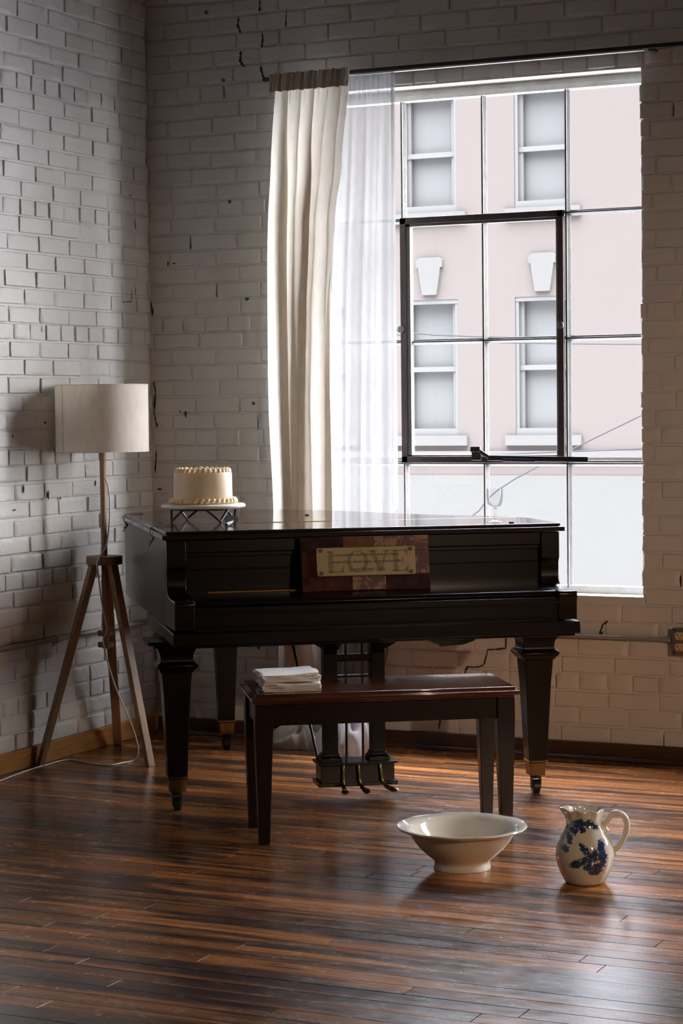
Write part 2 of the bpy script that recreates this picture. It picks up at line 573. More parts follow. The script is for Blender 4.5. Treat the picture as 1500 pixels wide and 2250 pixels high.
def brick_wall(name, L0, L1, Z0, Z1, at, seed, detail, openings=(), hole_p=0.03, cracks=(), blots=(), zoff=0.0):
    """at(l, z, d) -> world point; d is the distance in front of the wall plane"""
    rnd = random.Random(seed)
    mb = MB()
    # mortar plane as strips around the openings
    ls = sorted({L0, L1, *[o_[0] for o_ in openings], *[o_[1] for o_ in openings]})
    zs = sorted({Z0, Z1, *[o_[2] for o_ in openings], *[o_[3] for o_ in openings]})
    for i in range(len(ls) - 1):
        for j in range(len(zs) - 1):
            lm, zm = (ls[i] + ls[i + 1]) / 2, (zs[j] + zs[j + 1]) / 2
            if any(o_[0] < lm < o_[1] and o_[2] < zm < o_[3] for o_ in openings): continue
            mb.add([at(ls[i], zs[j], 0), at(ls[i + 1], zs[j], 0), at(ls[i + 1], zs[j + 1], 0), at(ls[i], zs[j + 1], 0)], [(0, 1, 2, 3)])
    row = 0
    z = Z0 - ((Z0 - zoff) % COURSE)
    while z < Z1:
        za, zb = z + 0.0028, z + COURSE - 0.0028
        header = (int(round((z - zoff) / COURSE)) % 7 == 3)
        bl = 0.1067 if header else 0.2134
        off = rnd.uniform(0, 0.02) + (bl / 2 if row % 2 else 0)
        l = L0 - bl + (off % bl)
        bedw = rnd.uniform(-0.0012, 0.0012)
        fa, fb, fc = rnd.uniform(1.5, 4), rnd.uniform(0, 6), rnd.uniform(.0006, .0024)
        while l < L1:
            ll = bl + (rnd.uniform(-0.012, 0.012))
            a, b = l + 0.0025, l + ll - (0.0025 if rnd.random() > .2 else 0.0002)
            l += ll
            segs = [(max(a, L0), min(b, L1))]
            for (o0, o1, p0, p1) in openings:
                if zb > p0 + 0.02 and za < p1 - 0.02:
                    ns = []
                    for (s0, s1) in segs:
                        if s1 <= o0 or s0 >= o1: ns.append((s0, s1)); continue
                        if s0 < o0: ns.append((s0, o0 + rnd.uniform(-0.004, 0.007)))
                        if s1 > o1: ns.append((o1 - rnd.uniform(-0.004, 0.007), s1))
                    segs = ns
            for (s0, s1) in segs:
                if s1 - s0 < 0.015: continue
                nx = max(2, int((s1 - s0) / 0.03)) if detail else 2
                nz = 4 if detail else 2
                d0 = 0.0052 + rnd.uniform(-0.0020, 0.0024)
                tilt, tilt2 = rnd.uniform(-0.0016, 0.0016), rnd.uniform(-0.0012, 0.0012)
                wob = rnd.uniform(-0.0013, 0.0013)
                eu, ew = min(.06, .0042 / (s1 - s0)), .065
                us = [0.0, eu] + [k / nx for k in range(1, nx)] + [1 - eu, 1.0]
                ws = [0.0, ew] + [k / nz for k in range(1, nz)] + [1 - ew, 1.0]
                vs, fs = [], []
                for wi, w in enumerate(ws):
                    for ui, u in enumerate(us):
                        edge = (wi in (0, len(ws) - 1)) or (ui in (0, len(us) - 1))
                        d = -0.001 if edge else d0 + tilt * (u - 0.5) * 2 + tilt2 * (w - .5) * 2 + (rnd.uniform(-0.0007, 0.0007) if detail else 0)
                        jl = rnd.uniform(-0.0020, 0.0020) if (detail and edge) else 0
                        jz = rnd.uniform(-0.0019, 0.0019) if (detail and edge) else 0
                        vs.append(at(s0 + (s1 - s0) * u + jl, za + (zb - za) * w + wob * (u - .5) + jz + bedw + fc * sin(fa * (s0 + (s1 - s0) * u) + fb), d))
                nu = len(us)
                for wi in range(len(ws) - 1):
                    for ui in range(nu - 1):
                        k = wi * nu + ui
                        fs.append((k, k + 1, k + nu + 1, k + nu))
                mb.add(vs, fs)
                # open head joints
                if detail and rnd.random() < hole_p and s1 < L1 - 0.05 and not any(o_[0] - .05 < s1 < o_[1] + .05 and o_[2] < za < o_[3] for o_ in openings):
                    zz = [za + (zb - za) * t for t in (0.0, 0.2, 0.45, 0.7, 1.0)]
                    t0 = rnd.uniform(0, 0.3)
                    wv = rnd.uniform(0.0008, 0.0030)
                    pv = []
                    for k, q in enumerate(zz):
                        ww = wv * (0.15 if k in (0, 4) else rnd.uniform(0.4, 1.2))
                        cx_ = s1 + 0.0035 + rnd.uniform(-0.0015, 0.0015)
                        q2 = za + (q - za) * (1 - t0)
                        pv += [at(cx_ - ww, q2, 0.0045), at(cx_ + ww, q2, 0.0045)]
                    mb.add(pv, [(2 * k, 2 * k + 1, 2 * k + 3, 2 * k + 2) for k in range(4)], 1)
        z += COURSE
        row += 1
    for path, w in cracks:
        pts = []
        for i in range(len(path) - 1):
            for k in range(5):
                t = k / 5
                pts.append((path[i][0] * (1 - t) + path[i + 1][0] * t, path[i][1] * (1 - t) + path[i + 1][1] * t))
        pts.append(path[-1])
        vs = []
        for i, (l, zz) in enumerate(pts):
            a_ = pts[max(i - 1, 0)]
            b_ = pts[min(i + 1, len(pts) - 1)]
            dx, dz = b_[0] - a_[0], b_[1] - a_[1]
            n_ = hypot(dx, dz) or 1
            ww = w * rnd.uniform(0.35, 1.25) * (0.3 if i in (0, len(pts) - 1) else 1)
            jl, jz = rnd.uniform(-.0012, .0012), rnd.uniform(-.0012, .0012)
            vs += [at(l - dz / n_ * ww + jl, zz + dx / n_ * ww + jz, 0.0095), at(l + dz / n_ * ww + jl, zz - dx / n_ * ww + jz, 0.0095)]
        mb.add(vs, [(2 * k, 2 * k + 1, 2 * k + 3, 2 * k + 2) for k in range(len(pts) - 1)], 1)
    for (l, zz, w, h) in blots:
        n = 9
        vs = [at(l + w * cos(2 * pi * k / n) * rnd.uniform(.5, 1.2), zz + h * sin(2 * pi * k / n) * rnd.uniform(.6, 1.2), 0.0092) for k in range(n)]
        mb.add(vs, [tuple(range(n))], 1)
    o = mb.build(name, [M['brick'], M['hole']], smooth=50, recalc=False)
    return tag(o, kind='structure')


WX0, WX1, WZ0, WZ1 = 0.690, 2.203, 0.645, 2.690      # window opening in the street wall
RX1, RY0, ZC = 8.0, -12.0, 4.1
crk = [([(1.634, .468), (1.632, .424), (1.555, .414), (1.541, .358), (1.521, .344), (1.466, .342), (1.455, .313)], 0.0032),
       ([(1.346, .126), (1.337, .08)], 0.003), ([(2.026, .492), (2.041, .533), (2.062, .55)], 0.0035), ([(2.026, .492), (2.045, .507)], 0.004),
       ([(.561, 3.11), (.558, 3.045)], .004), ([(.461, 3.035), (.454, 3.003), (.468, 2.968)], .005), ([(.569, 2.961), (.571, 2.931), (.566, 2.897)], .004),
       ([(.467, 2.892), (.462, 2.851), (.485, 2.825)], .005), ([(.559, 2.823), (.567, 2.786), (.583, 2.761)], .005), ([(.685, 3.052), (.678, 2.971)], .003),
       ([(.02, 1.52), (.03, 1.47), (.02, 1.38), (.035, 1.32)], .004), ([(.015, 1.86), (.022, 1.80)], .005), ([(.03, 1.22), (.02, 1.12)], .004)]
back_blots = [(.176, 1.375, .006, .017), (.149, 1.388, .004, .010), (.042, 1.052, .014, .005), (.131, 2.02, .010, .003), (.10, 2.02, .004, .012)]
# left part finely modelled, the rest of the street wall beyond the frame coarser
brick_wall('wall_back', 0.0, 3.3, 0.0, ZC, lambda l, z, d: (l, -d, z), 5, True, openings=[(WX0, WX1, WZ0, WZ1)], hole_p=0.07, cracks=crk, blots=back_blots, zoff=2.002)
brick_wall('wall_back_right', 3.3, RX1, 0.0, ZC, lambda l, z, d: (l, -d, z), 6, False, openings=[(4.02, 5.533, WZ0, WZ1)], zoff=2.002)
left_blots = [(.826, 1.063, .006, .022), (.998, 1.09, .005, .02), (.473, 1.095, .006, .013), (1.063, 1.015, .008, .004), (.741, 1.045, .008, .006), (.16, 2.302, .006, .004),
              (.967, 1.846, .003, .02), (.839, 1.35, .008, .006), (1.065, 1.30, .006, .006), (.85, 1.72, .003, .012), (.13, 1.90, .003, .02)]
left_cracks = [([(.16, 1.905), (.165, 1.855), (.235, 1.85), (.24, 1.88)], .0025)]
brick_wall('wall_left', 0.0, 2.6, 0.0, ZC, lambda l, z, d: (d, -l, z), 9, True, hole_p=0.28, cracks=left_cracks, blots=left_blots, zoff=2.919)
brick_wall('wall_left_front', 2.6, -RY0, 0.0, ZC, lambda l, z, d: (d, -l, z), 10, False, zoff=2.919)
b = MB(); b.box(RX1, RX1 + .1, RY0, 0, 0, ZC); tag(b.build('wall_right', M['plaster'], smooth=0), kind='structure')
b = MB(); b.box(0, RX1, RY0 - .1, RY0, 0, ZC); tag(b.build('wall_front', M['plaster'], smooth=0), kind='structure')
b = MB(); b.box(-.2, RX1 + .2, RY0 - .2, .45, ZC, ZC + .12); tag(b.build('ceiling', M['ceil'], smooth=0), kind='structure')

# thickness of the street wall around the windows (reveals, head and sill)
WT = 0.34
for nm, (x0, x1) in (('trim_1', (WX0, WX1)), ('trim_2', (4.02, 5.533))):
    b = MB()
    b.add([(x0, 0, WZ0), (x0, WT, WZ0), (x0, WT, WZ1), (x0, 0, WZ1)], [(0, 1, 2, 3)])
    b.add([(x1, 0, WZ0), (x1, WT, WZ0), (x1, WT, WZ1), (x1, 0, WZ1)], [(0, 1, 2, 3)])
    b.add([(x0, 0, WZ1), (x1, 0, WZ1), (x1, WT, WZ1), (x0, WT, WZ1)], [(0, 1, 2, 3)], 1)
    b.add([(x0, 0.0, WZ0), (x1, 0.0, WZ0), (x1, WT, WZ0), (x0, WT, WZ0)], [(0, 1, 2, 3)], 1)
    tag(b.build(nm, [M['brick'], M['soffit']], smooth=0), kind='structure')
b = MB()
for x0, x1 in ((-.3, WX0), (WX1, 4.02), (5.533, RX1 + .2)): b.box(x0, x1, WT - .02, WT, -.2, ZC + .1)
for x0, x1 in ((WX0, WX1), (4.02, 5.533)):
    b.box(x0, x1, WT - .02, WT, -.2, WZ0 - .002)
    b.box(x0, x1, WT - .02, WT, WZ1 + .002, ZC + .1)
tag(b.build('wall_outer_face', M['plaster'], smooth=0), kind='structure')

# floor: every strip a board with its own tone
mb = MB()
vals = []
rnd = random.Random(21)
PW = 0.0735
mb.add([(0, RY0, -.004), (RX1, RY0, -.004), (RX1, 0, -.004), (0, 0, -.004)], [(0, 1, 2, 3)], 1)
vals.append(0.5)
y = 0.0
while y > RY0:
    y1 = y - PW
    x = -rnd.uniform(0, 1.4)
    while x < RX1:
        ln = rnd.choice((0.55, 0.8, 1.1, 1.5, 1.9)) * rnd.uniform(.85, 1.15)
        a, bb = max(x, 0), min(x + ln, RX1)
        x += ln
        if bb - a < .02: continue
        g = 0.0003 if rnd.random() < .78 else rnd.uniform(.0006, .0016)
        e = 0.0010
        t1, t2 = rnd.uniform(-.0003, .0003), rnd.uniform(-.0003, .0003)
        ya, yb = y1 + g, y - g
        aa, b2 = a + .0008, bb - .0008
        vs = [(aa, ya, -.003), (b2, ya, -.003), (b2, yb, -.003), (aa, yb, -.003),
              (aa + e, ya + e, t1), (b2 - e, ya + e, t1), (b2 - e, yb - e, t2), (aa + e, yb - e, t2)]
        mb.add(vs, [(4, 5, 6, 7), (0, 1, 5, 4), (1, 2, 6, 5), (2, 3, 7, 6), (3, 0, 4, 7)])
        vals += [rnd.random()] * 5
    y = y1
fl = mb.build('floor', [M['floor'], M['seam']], smooth=0, recalc=False)
at_ = fl.data.attributes.new('rnd', 'FLOAT', 'FACE')
at_.data.foreach_set('value', vals)
tag(fl, kind='structure')

b = MB(); b.box(0.022, 3.3, -.022, 0.0, 0.0, .068); b.prism([(-.022, 0), (-.040, 0), (-.038, .010), (-.030, .018), (-.022, .020)], 'x', 0.03, 3.3)
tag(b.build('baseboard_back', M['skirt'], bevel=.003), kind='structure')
b = MB(); b.box(0.0, .022, -6, 0.0, 0.0, .078)
tag(b.build('baseboard_left', M['skirt_left_lit'], bevel=.003), kind='structure')

# ------------------------------------------------------------------ steel window
FY = 0.12      # plane of the glazing bars


def steel_window(name, x0, x1, sash=True):
    root = empty(name)
    tag(root, kind='structure')
    xs = [x0, .7955 + x0 - WX0, 1.150 + x0 - WX0, 1.5045 + x0 - WX0, 1.860 + x0 - WX0, x1]
    zs = [.660, 1.163, 1.662, 2.160, 2.668]
    f = MB()
    # outer frame, head and sill bars
    f.box(x0, x1, FY - .02, FY + .02, WZ0, WZ0 + .030)
    f.box(x0, x1, FY - .03, FY + .02, WZ1 - .045, WZ1 - .025)
    f.box(x0, x1, FY - .012, FY + .02, WZ1 - .030, WZ1)
    f.box(x0, x0 + .02, FY - .02, FY + .02, WZ0, WZ1)
    f.box(x1 - .016, x1, FY - .02, FY + .02, WZ0, WZ1)
    tag(f.build('window_frame', M['white_frame'], root, bevel=.002), kind=None)
    f = MB()
    for x in xs[1:5]:
        f.box(x - .004, x + .004, FY - .022, FY + .012, WZ0 + .02, WZ1 - .03)
        f.box(x - .011, x + .011, FY + .000, FY + .006, WZ0 + .02, WZ1 - .03)
        f.prism([(x + .004, FY - .014), (x + .004, FY), (x + .013, FY)], 'z', WZ0 + .03, WZ1 - .04)
        f.prism([(x - .004, FY - .014), (x - .004, FY), (x - .010, FY)], 'z', WZ0 + .03, WZ1 - .04)
    for z in zs[1:4]:
        for a, c in zip(xs[:-1], xs[1:]):
            f.box(a, c, FY - .022, FY + .012, z - .0035, z + .0035)
            f.box(a, c, FY, FY + .006, z - .011, z + .011)
            f.prism([(FY - .014, z - .0035), (FY, z - .0035), (FY, z - .012)], 'x', a, c)
    f.build('muntin', M['muntin'], root, bevel=.001, segs=1)
    f = MB()
    f.add([(x0, FY + .004, WZ0), (x1, FY + .004, WZ0), (x1, FY + .004, WZ1), (x0, FY + .004, WZ1)], [(0, 1, 2, 3)])
    f.build('window_pane', M['pane'], root, smooth=0, recalc=False)
    if sash:
        s0, s1, q0, q1 = xs[2] - .004, xs[4] - .006, zs[1] + .003, zs[3] + .010
        f = MB()
        y0, y1 = FY - .040, FY - .022
        w = .026
        f.box(s0, s1, y0, y1, q1 - w, q1)
        f.box(s0, s1, y0, y1, q0, q0 + w)
        f.box(s0, s0 + w, y0, y1, q0, q1)
        f.box(s1 - w, s1, y0, y1, q0, q1)
        sh = f.build('sash', M['iron'], root, bevel=.0015)
        f = MB()
        y0, y1 = FY - .034, FY - .004
        w2 = .011
        f.box(s0 + w, s1 - w, y0, y1, q1 - w - w2, q1 - w)
        f.box(s0 + w, s1 - w, y0, y1, q0 + w, q0 + w + .006)
        f.box(s0 + w, s0 + w + w2 + .006, y0, y1, q0 + w, q1 - w)
        f.box(s1 - w - .007, s1 - w, y0, y1, q0 + w, q1 - w)
        f.build('putty', M['muntin'], sh, bevel=.001, segs=1)
        # pivots on the stiles
        for x in (s0 + .004, s1 - .012):
            f = MB()
            f.lathe([(0.0, -.012), (.011, -.010), (.014, -.002), (.014, .004), (.009, .006), (0, .006)], 16, (0, 0, 0))
            o = f.build('pivot', M['steel_box'], sh)
            o.rotation_euler = (radians(90), 0, 0)
            o.location = (x, FY - .046, 1.714)
        # stay bar with its bracket
        f = MB()
        yb = FY - .058
        f.bar((1.536 + x0 - WX0, yb, 1.186), (1.963 + x0 - WX0, yb - .008, 1.180), .010, .022)
        f.bar((1.490 + x0 - WX0, yb + .006, 1.218), (1.545 + x0 - WX0, yb, 1.186), .010, .015)
        f.box(1.462 + x0 - WX0, 1.503 + x0 - WX0, yb + .002, FY - .040, 1.176, 1.214)
        f.box(1.458 + x0 - WX0, 1.500 + x0 - WX0, yb - .002, FY - .030, 1.210, 1.233)
        f.bar((1.60 + x0 - WX0, yb - .007, 1.178), (1.74 + x0 - WX0, yb - .009, 1.176), .006, .012)
        f.build('sash_stay', M['black_metal'], sh, bevel=.002)
    return root


steel_window('window_1', WX0, WX1)
steel_window('window_2', 4.02, 5.533)

# ------------------------------------------------------------------ the street outside
M['facade'] = None
mt, nt, bs = new_mat('facade_brick')
br = N(nt, 'ShaderNodeTexBrick')
def oc(*c): return tuple(v * OUT * k for v, k in zip(c, (1.05, 0.975, 0.875)))  # outdoor colours, with window haze and glare mixed into them


br.inputs['Color1'].default_value = (*oc(0.254, 0.202, 0.186), 1)
br.inputs['Color2'].default_value = (*oc(0.266, 0.212, 0.196), 1)
br.inputs['Mortar'].default_value = (*oc(0.260, 0.220, 0.206), 1)
br.inputs['Scale'].default_value = 1.0
br.inputs['Brick Width'].default_value = 0.22
br.inputs['Row Height'].default_value = 0.035
br.inputs['Mortar Size'].default_value = 0.008
tc = N(nt, 'ShaderNodeTexCoord')
sp = N(nt, 'ShaderNodeSeparateXYZ')
cb = N(nt, 'ShaderNodeCombineXYZ')
nt.links.new(tc.outputs['Object'], sp.inputs[0])
nt.links.new(sp.outputs['X'], cb.inputs['X'])
nt.links.new(sp.outputs['Z'], cb.inputs['Y'])
nt.links.new(cb.outputs[0], br.inputs['Vector'])
nt.links.new(mixc(nt, ramp(nt, noise(nt, tc.outputs['Object'], 0.7, 5), [(0.3, (0, 0, 0)), (0.7, (0.5, 0.5, 0.5))]), br.outputs['Color'], oc(0.266, 0.228, 0.216)), bs.inputs['Base Color'])
bs.inputs['Roughness'].default_value = 0.9
M['facade'] = mt
M['stone'] = simple('pale_stone', oc(0.268, 0.268, 0.264), 0.9, var=0.03, vscale=2)
M['out_frame'] = simple('white_sash', oc(0.262, 0.266, 0.270), 0.6)
M['out_glass'] = simple('blind_behind_glass', oc(0.232, 0.238, 0.246), 0.7, var=0.05, vscale=1.5)
M['snow'] = simple('snow', (0.36, 0.36, 0.36), 0.95, var=0.03, vscale=0.6)
M['render_white'] = simple('white_render', oc(0.262, 0.264, 0.262), 0.9, var=0.02, vscale=1.2)
M['cable'] = simple('grey_cable', (0.024, 0.024, 0.026), 0.9, spec=0.0)

BY = 20.0
bld = empty('brick_building', (-6.0, BY, -4.5))
tag(bld, 'red brick building across the street, paled by haze, seen through the steel window', 'building')


def wpart(b, nm, mat, bevel=0.0, parent=bld):
    o = b.build(nm, mat, parent, bevel=bevel)
    o.location = (6.0, -BY, 4.5)
    return o


win = []
for k in (-6, -5, -4, -3, -2, -1, 0, 1, 6, 7, 8, 9):
    cx = -7.19 + 1.70 * k
    win.append((cx, .97, 2.90, True))
    win.append((cx, 4.13, 5.80, False))
FX0, FX1, FT = -26.0, 12.0, 6.05
xs_ = sorted({FX0, FX1, *[w[0] - .42 for w in win], *[w[0] + .42 for w in win]})
zs_ = [.41, .97, 2.90, 4.13, 5.80, FT]
b = MB()
for i in range(len(xs_) - 1):
    for j in range(len(zs_) - 1):
        xm = (xs_[i] + xs_[i + 1]) / 2
        if j in (1, 3) and any(abs(xm - w[0]) < .42 for w in win): continue
        x0, x1, z0, z1 = xs_[i], xs_[i + 1], zs_[j], zs_[j + 1]
        b.box(x0, x1, BY, BY + .24, z0, z1)
b.box(FX0, FX1, BY + .25, BY + 8, .41, FT)
wpart(b, 'brick_face', M['facade'])
b = MB(); b.box(FX0, FX1, BY - .02, BY + 8, -4.5, .41); wpart(b, 'shopfront', M['render_white'])
b = MB(); b.box(FX0, FX1, BY - .06, BY, .66, .75); wpart(b, 'string_course', M['stone'])
for cx, z0, z1, low in win:
    f = MB()
    w = .42
    for a, c in ((-w, -w + .05), (w - .05, w)):
        f.box(cx + a, cx + c, BY + .02, BY + .14, z0, z1)
    f.box(cx - w + .002, cx + w - .002, BY + .012, BY + .13, z1 - .06, z1 - .001)
    f.box(cx - w + .002, cx + w - .002, BY + .012, BY + .13, z0, z0 + .10)
    zm = z0 + (z1 - z0) * .49
    f.box(cx - w + .04, cx + w - .04, BY + .06, BY + .16, zm - .035, zm + .035)
    f.box(cx - w + .05, cx - w + .11, BY + .08, BY + .16, z0, z1)
    f.box(cx + w - .11, cx + w - .05, BY + .08, BY + .16, z0, z1)
    fo = wpart(f, 'window_frame', M['out_frame'])
    f = MB(); f.box(cx - w, cx + w, BY + .17, BY + .25, z0, z1)
    o = f.build('pane', M['out_glass'], fo)
    f = MB(); f.box(cx - .56, cx + .56, BY - .06, BY + .15, z0 - .14, z0)
    wpart(f, 'sill', M['stone'])
    if low:
        f = MB(); f.prism([(cx - .11, 2.97), (cx + .11, 2.97), (cx + .17, 3.36), (cx + .20, 3.36), (cx + .20, 3.46), (cx + .14, 3.50), (cx - .14, 3.50), (cx - .20, 3.46), (cx - .20, 3.36), (cx - .17, 3.36)], 'y', BY - .05, BY)
        wpart(f, 'keystone', M['stone'])
b = MB(); b.box(-60, 60, WT, 80, -4.6, -4.5); tag(b.build('street', M['snow'], smooth=0), kind='structure')

cables = [([(-16, 12, 3.6), (-5.4, 12.2, 2.32), (-3.6, 12.3, 2.05), (2, 12.5, 2.0), (9, 12.8, 2.6)], 'uppermost grey cable sagging across the street outside the window'),
          ([(-14, 10, 2.4), (-5.0, 10, 2.28), (-2.5, 10, 2.02), (3, 10, 1.95), (9, 10, 2.3)], 'thin grey cable crossing just below the sagging one outside the window'),
          ([(-14, 9, .55), (-4.2, 9, .84), (-3.2, 9, .93), (0, 9, 1.05), (8, 9, 1.4)], 'grey cable running low across the street above the white shopfront'),
          ([(-8, 11, -1.2), (-3.4, 11, .15), (-2.2, 11, .85), (3, 11, 3.2)], 'faint cable slanting up to the right in front of the white shopfront')]
for pts, lb in cables:
    b = MB(); b.tube(catmull(pts, 8), .007, 6)
    tag(b.build('street_cable', M['cable']), lb, 'cable')

# ------------------------------------------------------------------ things on the walls
b = MB()
b.box(.60, 3.3, -.072, -.050, 2.748, 2.764)
rod = b.build('curtain_rod', M['rod'], bevel=.002)
tag(rod, 'long flat black curtain rail running along the brick above the steel window', 'curtain rail')
b = MB(); b.box(.98, 2.235, -.070, -.052, 2.7425, 2.748); b.build('runner_strip', M['track_white'], rod)
for x in (.66, 2.25, 3.2):
    b = MB(); b.box(x, x + .02, -.060, 0.002, 2.742, 2.752); b.build('bracket', M['rod'], rod)


def conduit(name, pts, label, r=.0095):
    b = MB(); b.tube(pts, r, 14)
    return tag(b.build(name, M['conduit']), label, 'conduit')


c1 = conduit('conduit_pipe', [(.03, -.020, .487), (2.318, -.020, .487)], 'grey metal conduit along the brick below the window, ending at the outlet box')
for x in (.9, 1.75, 2.311):
    b = MB(); b.tube([(x - .012, -.020, .487), (x + .012, -.020, .487)], .0128, 14); b.build('coupling', M['conduit'], c1)
c2 = conduit('conduit_pipe', [(.024, -4.0, .484), (.024, -.02, .486)], 'grey metal conduit along the left brick wall behind the floor lamp', .0105)
for y_ in (-.80, -2.6):
    b = MB(); b.tube([(.024, y_ - .016, .484), (.024, y_ + .016, .484)], .0145, 14)
    b.box(.004, .010, y_ - .010, y_ + .010, .455, .50)
    b.build('clamp', M['conduit'], c2)

ob = empty('outlet_box', (2.390, 0, .482))
tag(ob, 'square galvanised outlet box on the brick at the right end of the conduit', 'outlet box')
b = MB(); b.box(-.056, .056, -.040, -.004, -.052, .052); b.build('box_body', M['steel_box'], ob, bevel=.006)
b = MB(); b.box(-.060, .060, -.046, -.040, -.053, .053); b.build('cover_plate', M['steel_box'], ob, bevel=.0025)
for sx in (-1, 1):
    for sz in (-1, 1):
        cx = sx * .027
        b = MB()
        poly = [(cx + .0185 * cos(a) * 1.1, sz * .0215 + max(-.0145, min(.0145, .0185 * sin(a)))) for a in [2 * pi * k / 32 for k in range(32)]]
        b.prism(poly, 'y', -.0485, -.044)
        r_ = b.build('receptacle', M['tan_plastic'], ob, bevel=.0006, segs=1)
        b = MB()
        z0 = sz * .0215
        b.box(cx - .009, cx - .007, -.0492, -.048, z0 - .001, z0 + .009)
        b.box(cx - .013, cx - .007, -.0492, -.048, z0 + .003, z0 + .005)
        b.box(cx + .007, cx + .009, -.0492, -.048, z0, z0 + .008)
        b.tube([(cx, -.048, z0 - .0085), (cx, -.0492, z0 - .0085)], .0026, 10)
        b.build('slot', M['hole'], r_)
for sx in (-1, 1):
    for sz in (-1, 1):
        b = MB(); b.tube([(sx * .050, -.045, sz * .044), (sx * .050, -.0485, sz * .044)], .0042, 10); b.build('screw', M['black_metal'], ob)

plug_lab = ['blue wall plug in the dark brick just left of the curtain top', 'blue wall plug halfway up the brick left of the curtain', 'blue wall plug in the brick left of the curtain, below the middle one',
            'blue wall plug in the brick at lampshade height beside the curtain', 'blue wall plug in the brick near the upper edge of the view', 'blue wall plug in the brick under the piano']
for (x, z), lb in zip([(.381, 2.778), (.403, 2.269), (.479, 1.857), (.505, 1.418), (.302, 3.068), (.513, .383)], plug_lab):
    b = MB(); b.tube([(x, 0.0, z), (x, -.0085, z)], .0078 if z != .383 else .007, 10); b.tube([(x, -.0085, z), (x, -.0095, z)], .003, 8)
    tag(b.build('wall_plug', M['blue_plug'], smooth=30), lb, 'wall plug', 'blue plugs in the brick')


# ------------------------------------------------------------------ curtains
def lerp_tab(tab, z):
    tab = sorted(tab)
    if z <= tab[0][0]: return tab[0][1]
    for (a, va), (b_, vb) in zip(tab, tab[1:]):
        if z <= b_:
            t = (z - a) / (b_ - a)
            t = t * t * (3 - 2 * t)
            return va + (vb - va) * t
    return tab[-1][1]


def curtain(name, mat, left, right, ztop, zbot, y0, amp, freq, seed, nu=260, nz=110, head=None, label=None, cat='curtain', drift=0.25, topamp=0.35, fold=.25):
    rnd = random.Random(seed)
    ph = [rnd.uniform(0, 2 * pi) for _ in range(6)]
    vs, fs, mi = [], [], []
    for j in range(nz + 1):
        t = j / nz
        z = ztop + (zbot - ztop) * t
        xl, xr = lerp_tab(left, z), lerp_tab(right, z)
        for i in range(nu + 1):
            s = i / nu
            ss = s + drift * 0.05 * sin(2 * pi * (1.3 * s + .35 * t) + ph[0]) * min(1, t * 2)
            a = amp * (topamp + (1 - topamp) * min(1, t * 5))
            yy = a * (0.55 * sin(2 * pi * freq * ss + ph[1] + .8 * t) + 0.33 * sin(2 * pi * freq * .47 * ss + ph[2] - 1.3 * t) + .20 * sin(2 * pi * freq * 1.9 * ss + ph[3] + .5 * sin(3 * t)))
            if t < .04: yy += .0016 * sin(2 * pi * freq * 5.3 * s + ph[4]) + .001 * sin(2 * pi * freq * 8.1 * s)
            xx = xl + (xr - xl) * s + fold * a * cos(2 * pi * freq * ss + ph[1] + .8 * t)
            vs.append((xx, y0 + yy, z))
    for j in range(nz):
        for i in range(nu):
            k = j * (nu + 1) + i
            fs.append((k, k + 1, k + nu + 2, k + nu + 1))
    b = MB(); b.add(vs, fs)
    o = b.build(name, mat, smooth=80, recalc=False)
    tag(o, label, cat)
    return o


lin = curtain('linen_curtain', M['linen'], [(0.02, .68), (.30, .655), (.45, .66), (.98, .645), (1.4, .638), (1.96, .642), (2.43, .655), (2.76, .665)],
              [(0.02, .90), (.30, .885), (.45, .875), (1.0, .91), (1.4, .915), (1.76, .925), (2.13, .948), (2.4, .976), (2.76, 1.008)], 2.766, .015, -.098, .034, 5.7, 4, fold=.8, drift=1.2,
              label='cream linen curtain hanging gathered at the left edge of the steel window')
# the header tape sewn over the top of the curtain
vs, fs = [], []
nu = 200
for j, z in enumerate((2.768, 2.75, 2.73, 2.71, 2.694)):
    for i in range(nu + 1):
        s = i / nu
        xl, xr = .650, 1.010
        vs.append((xl + (xr - xl) * s, -.112 + .008 * sin(s * 44 + j * .25) + .0035 * sin(s * 113 + j * .6 + 1) - .002 * j, z + .0016 * sin(s * 70)))
for j in range(4):
    for i in range(nu):
        k = j * (nu + 1) + i
        fs.append((k, k + 1, k + nu + 2, k + nu + 1))
b = MB(); b.add(vs, fs)
M['linen_doubled'] = cloth_mat('linen_doubled', (0.36, 0.31, 0.26), 0.10)
b.build('gathered_header', M['linen_doubled'], lin, smooth=80, recalc=False)

sh = curtain('sheer_curtain', M['sheer'], [(0.10, .80), (.4, .84), (1.0, .86), (1.6, .87), (2.74, .93)], [(0.10, 1.02), (.30, 1.117), (.40, 1.142), (.98, 1.179), (1.94, 1.186), (2.74, 1.193)],
             2.744, .10, -.060, .014, 4.5, 8, nu=200, nz=90, label='sheer white voile curtain beside the linen one, in front of the glass', topamp=.25)
# hem of the sheer's free edge and its loose end bunched on the floor
b = MB()
b.add([(1.186 + .003 * k, -.062 - .0005, z) for z, q in ((2.744, 0), (2.0, 0), (1.3, 0), (.98, 0)) for k in (-3, 2)],
      [(0, 1, 3, 2), (2, 3, 5, 4), (4, 5, 7, 6)])
b.build('hem', M['sheer'], sh, recalc=False)


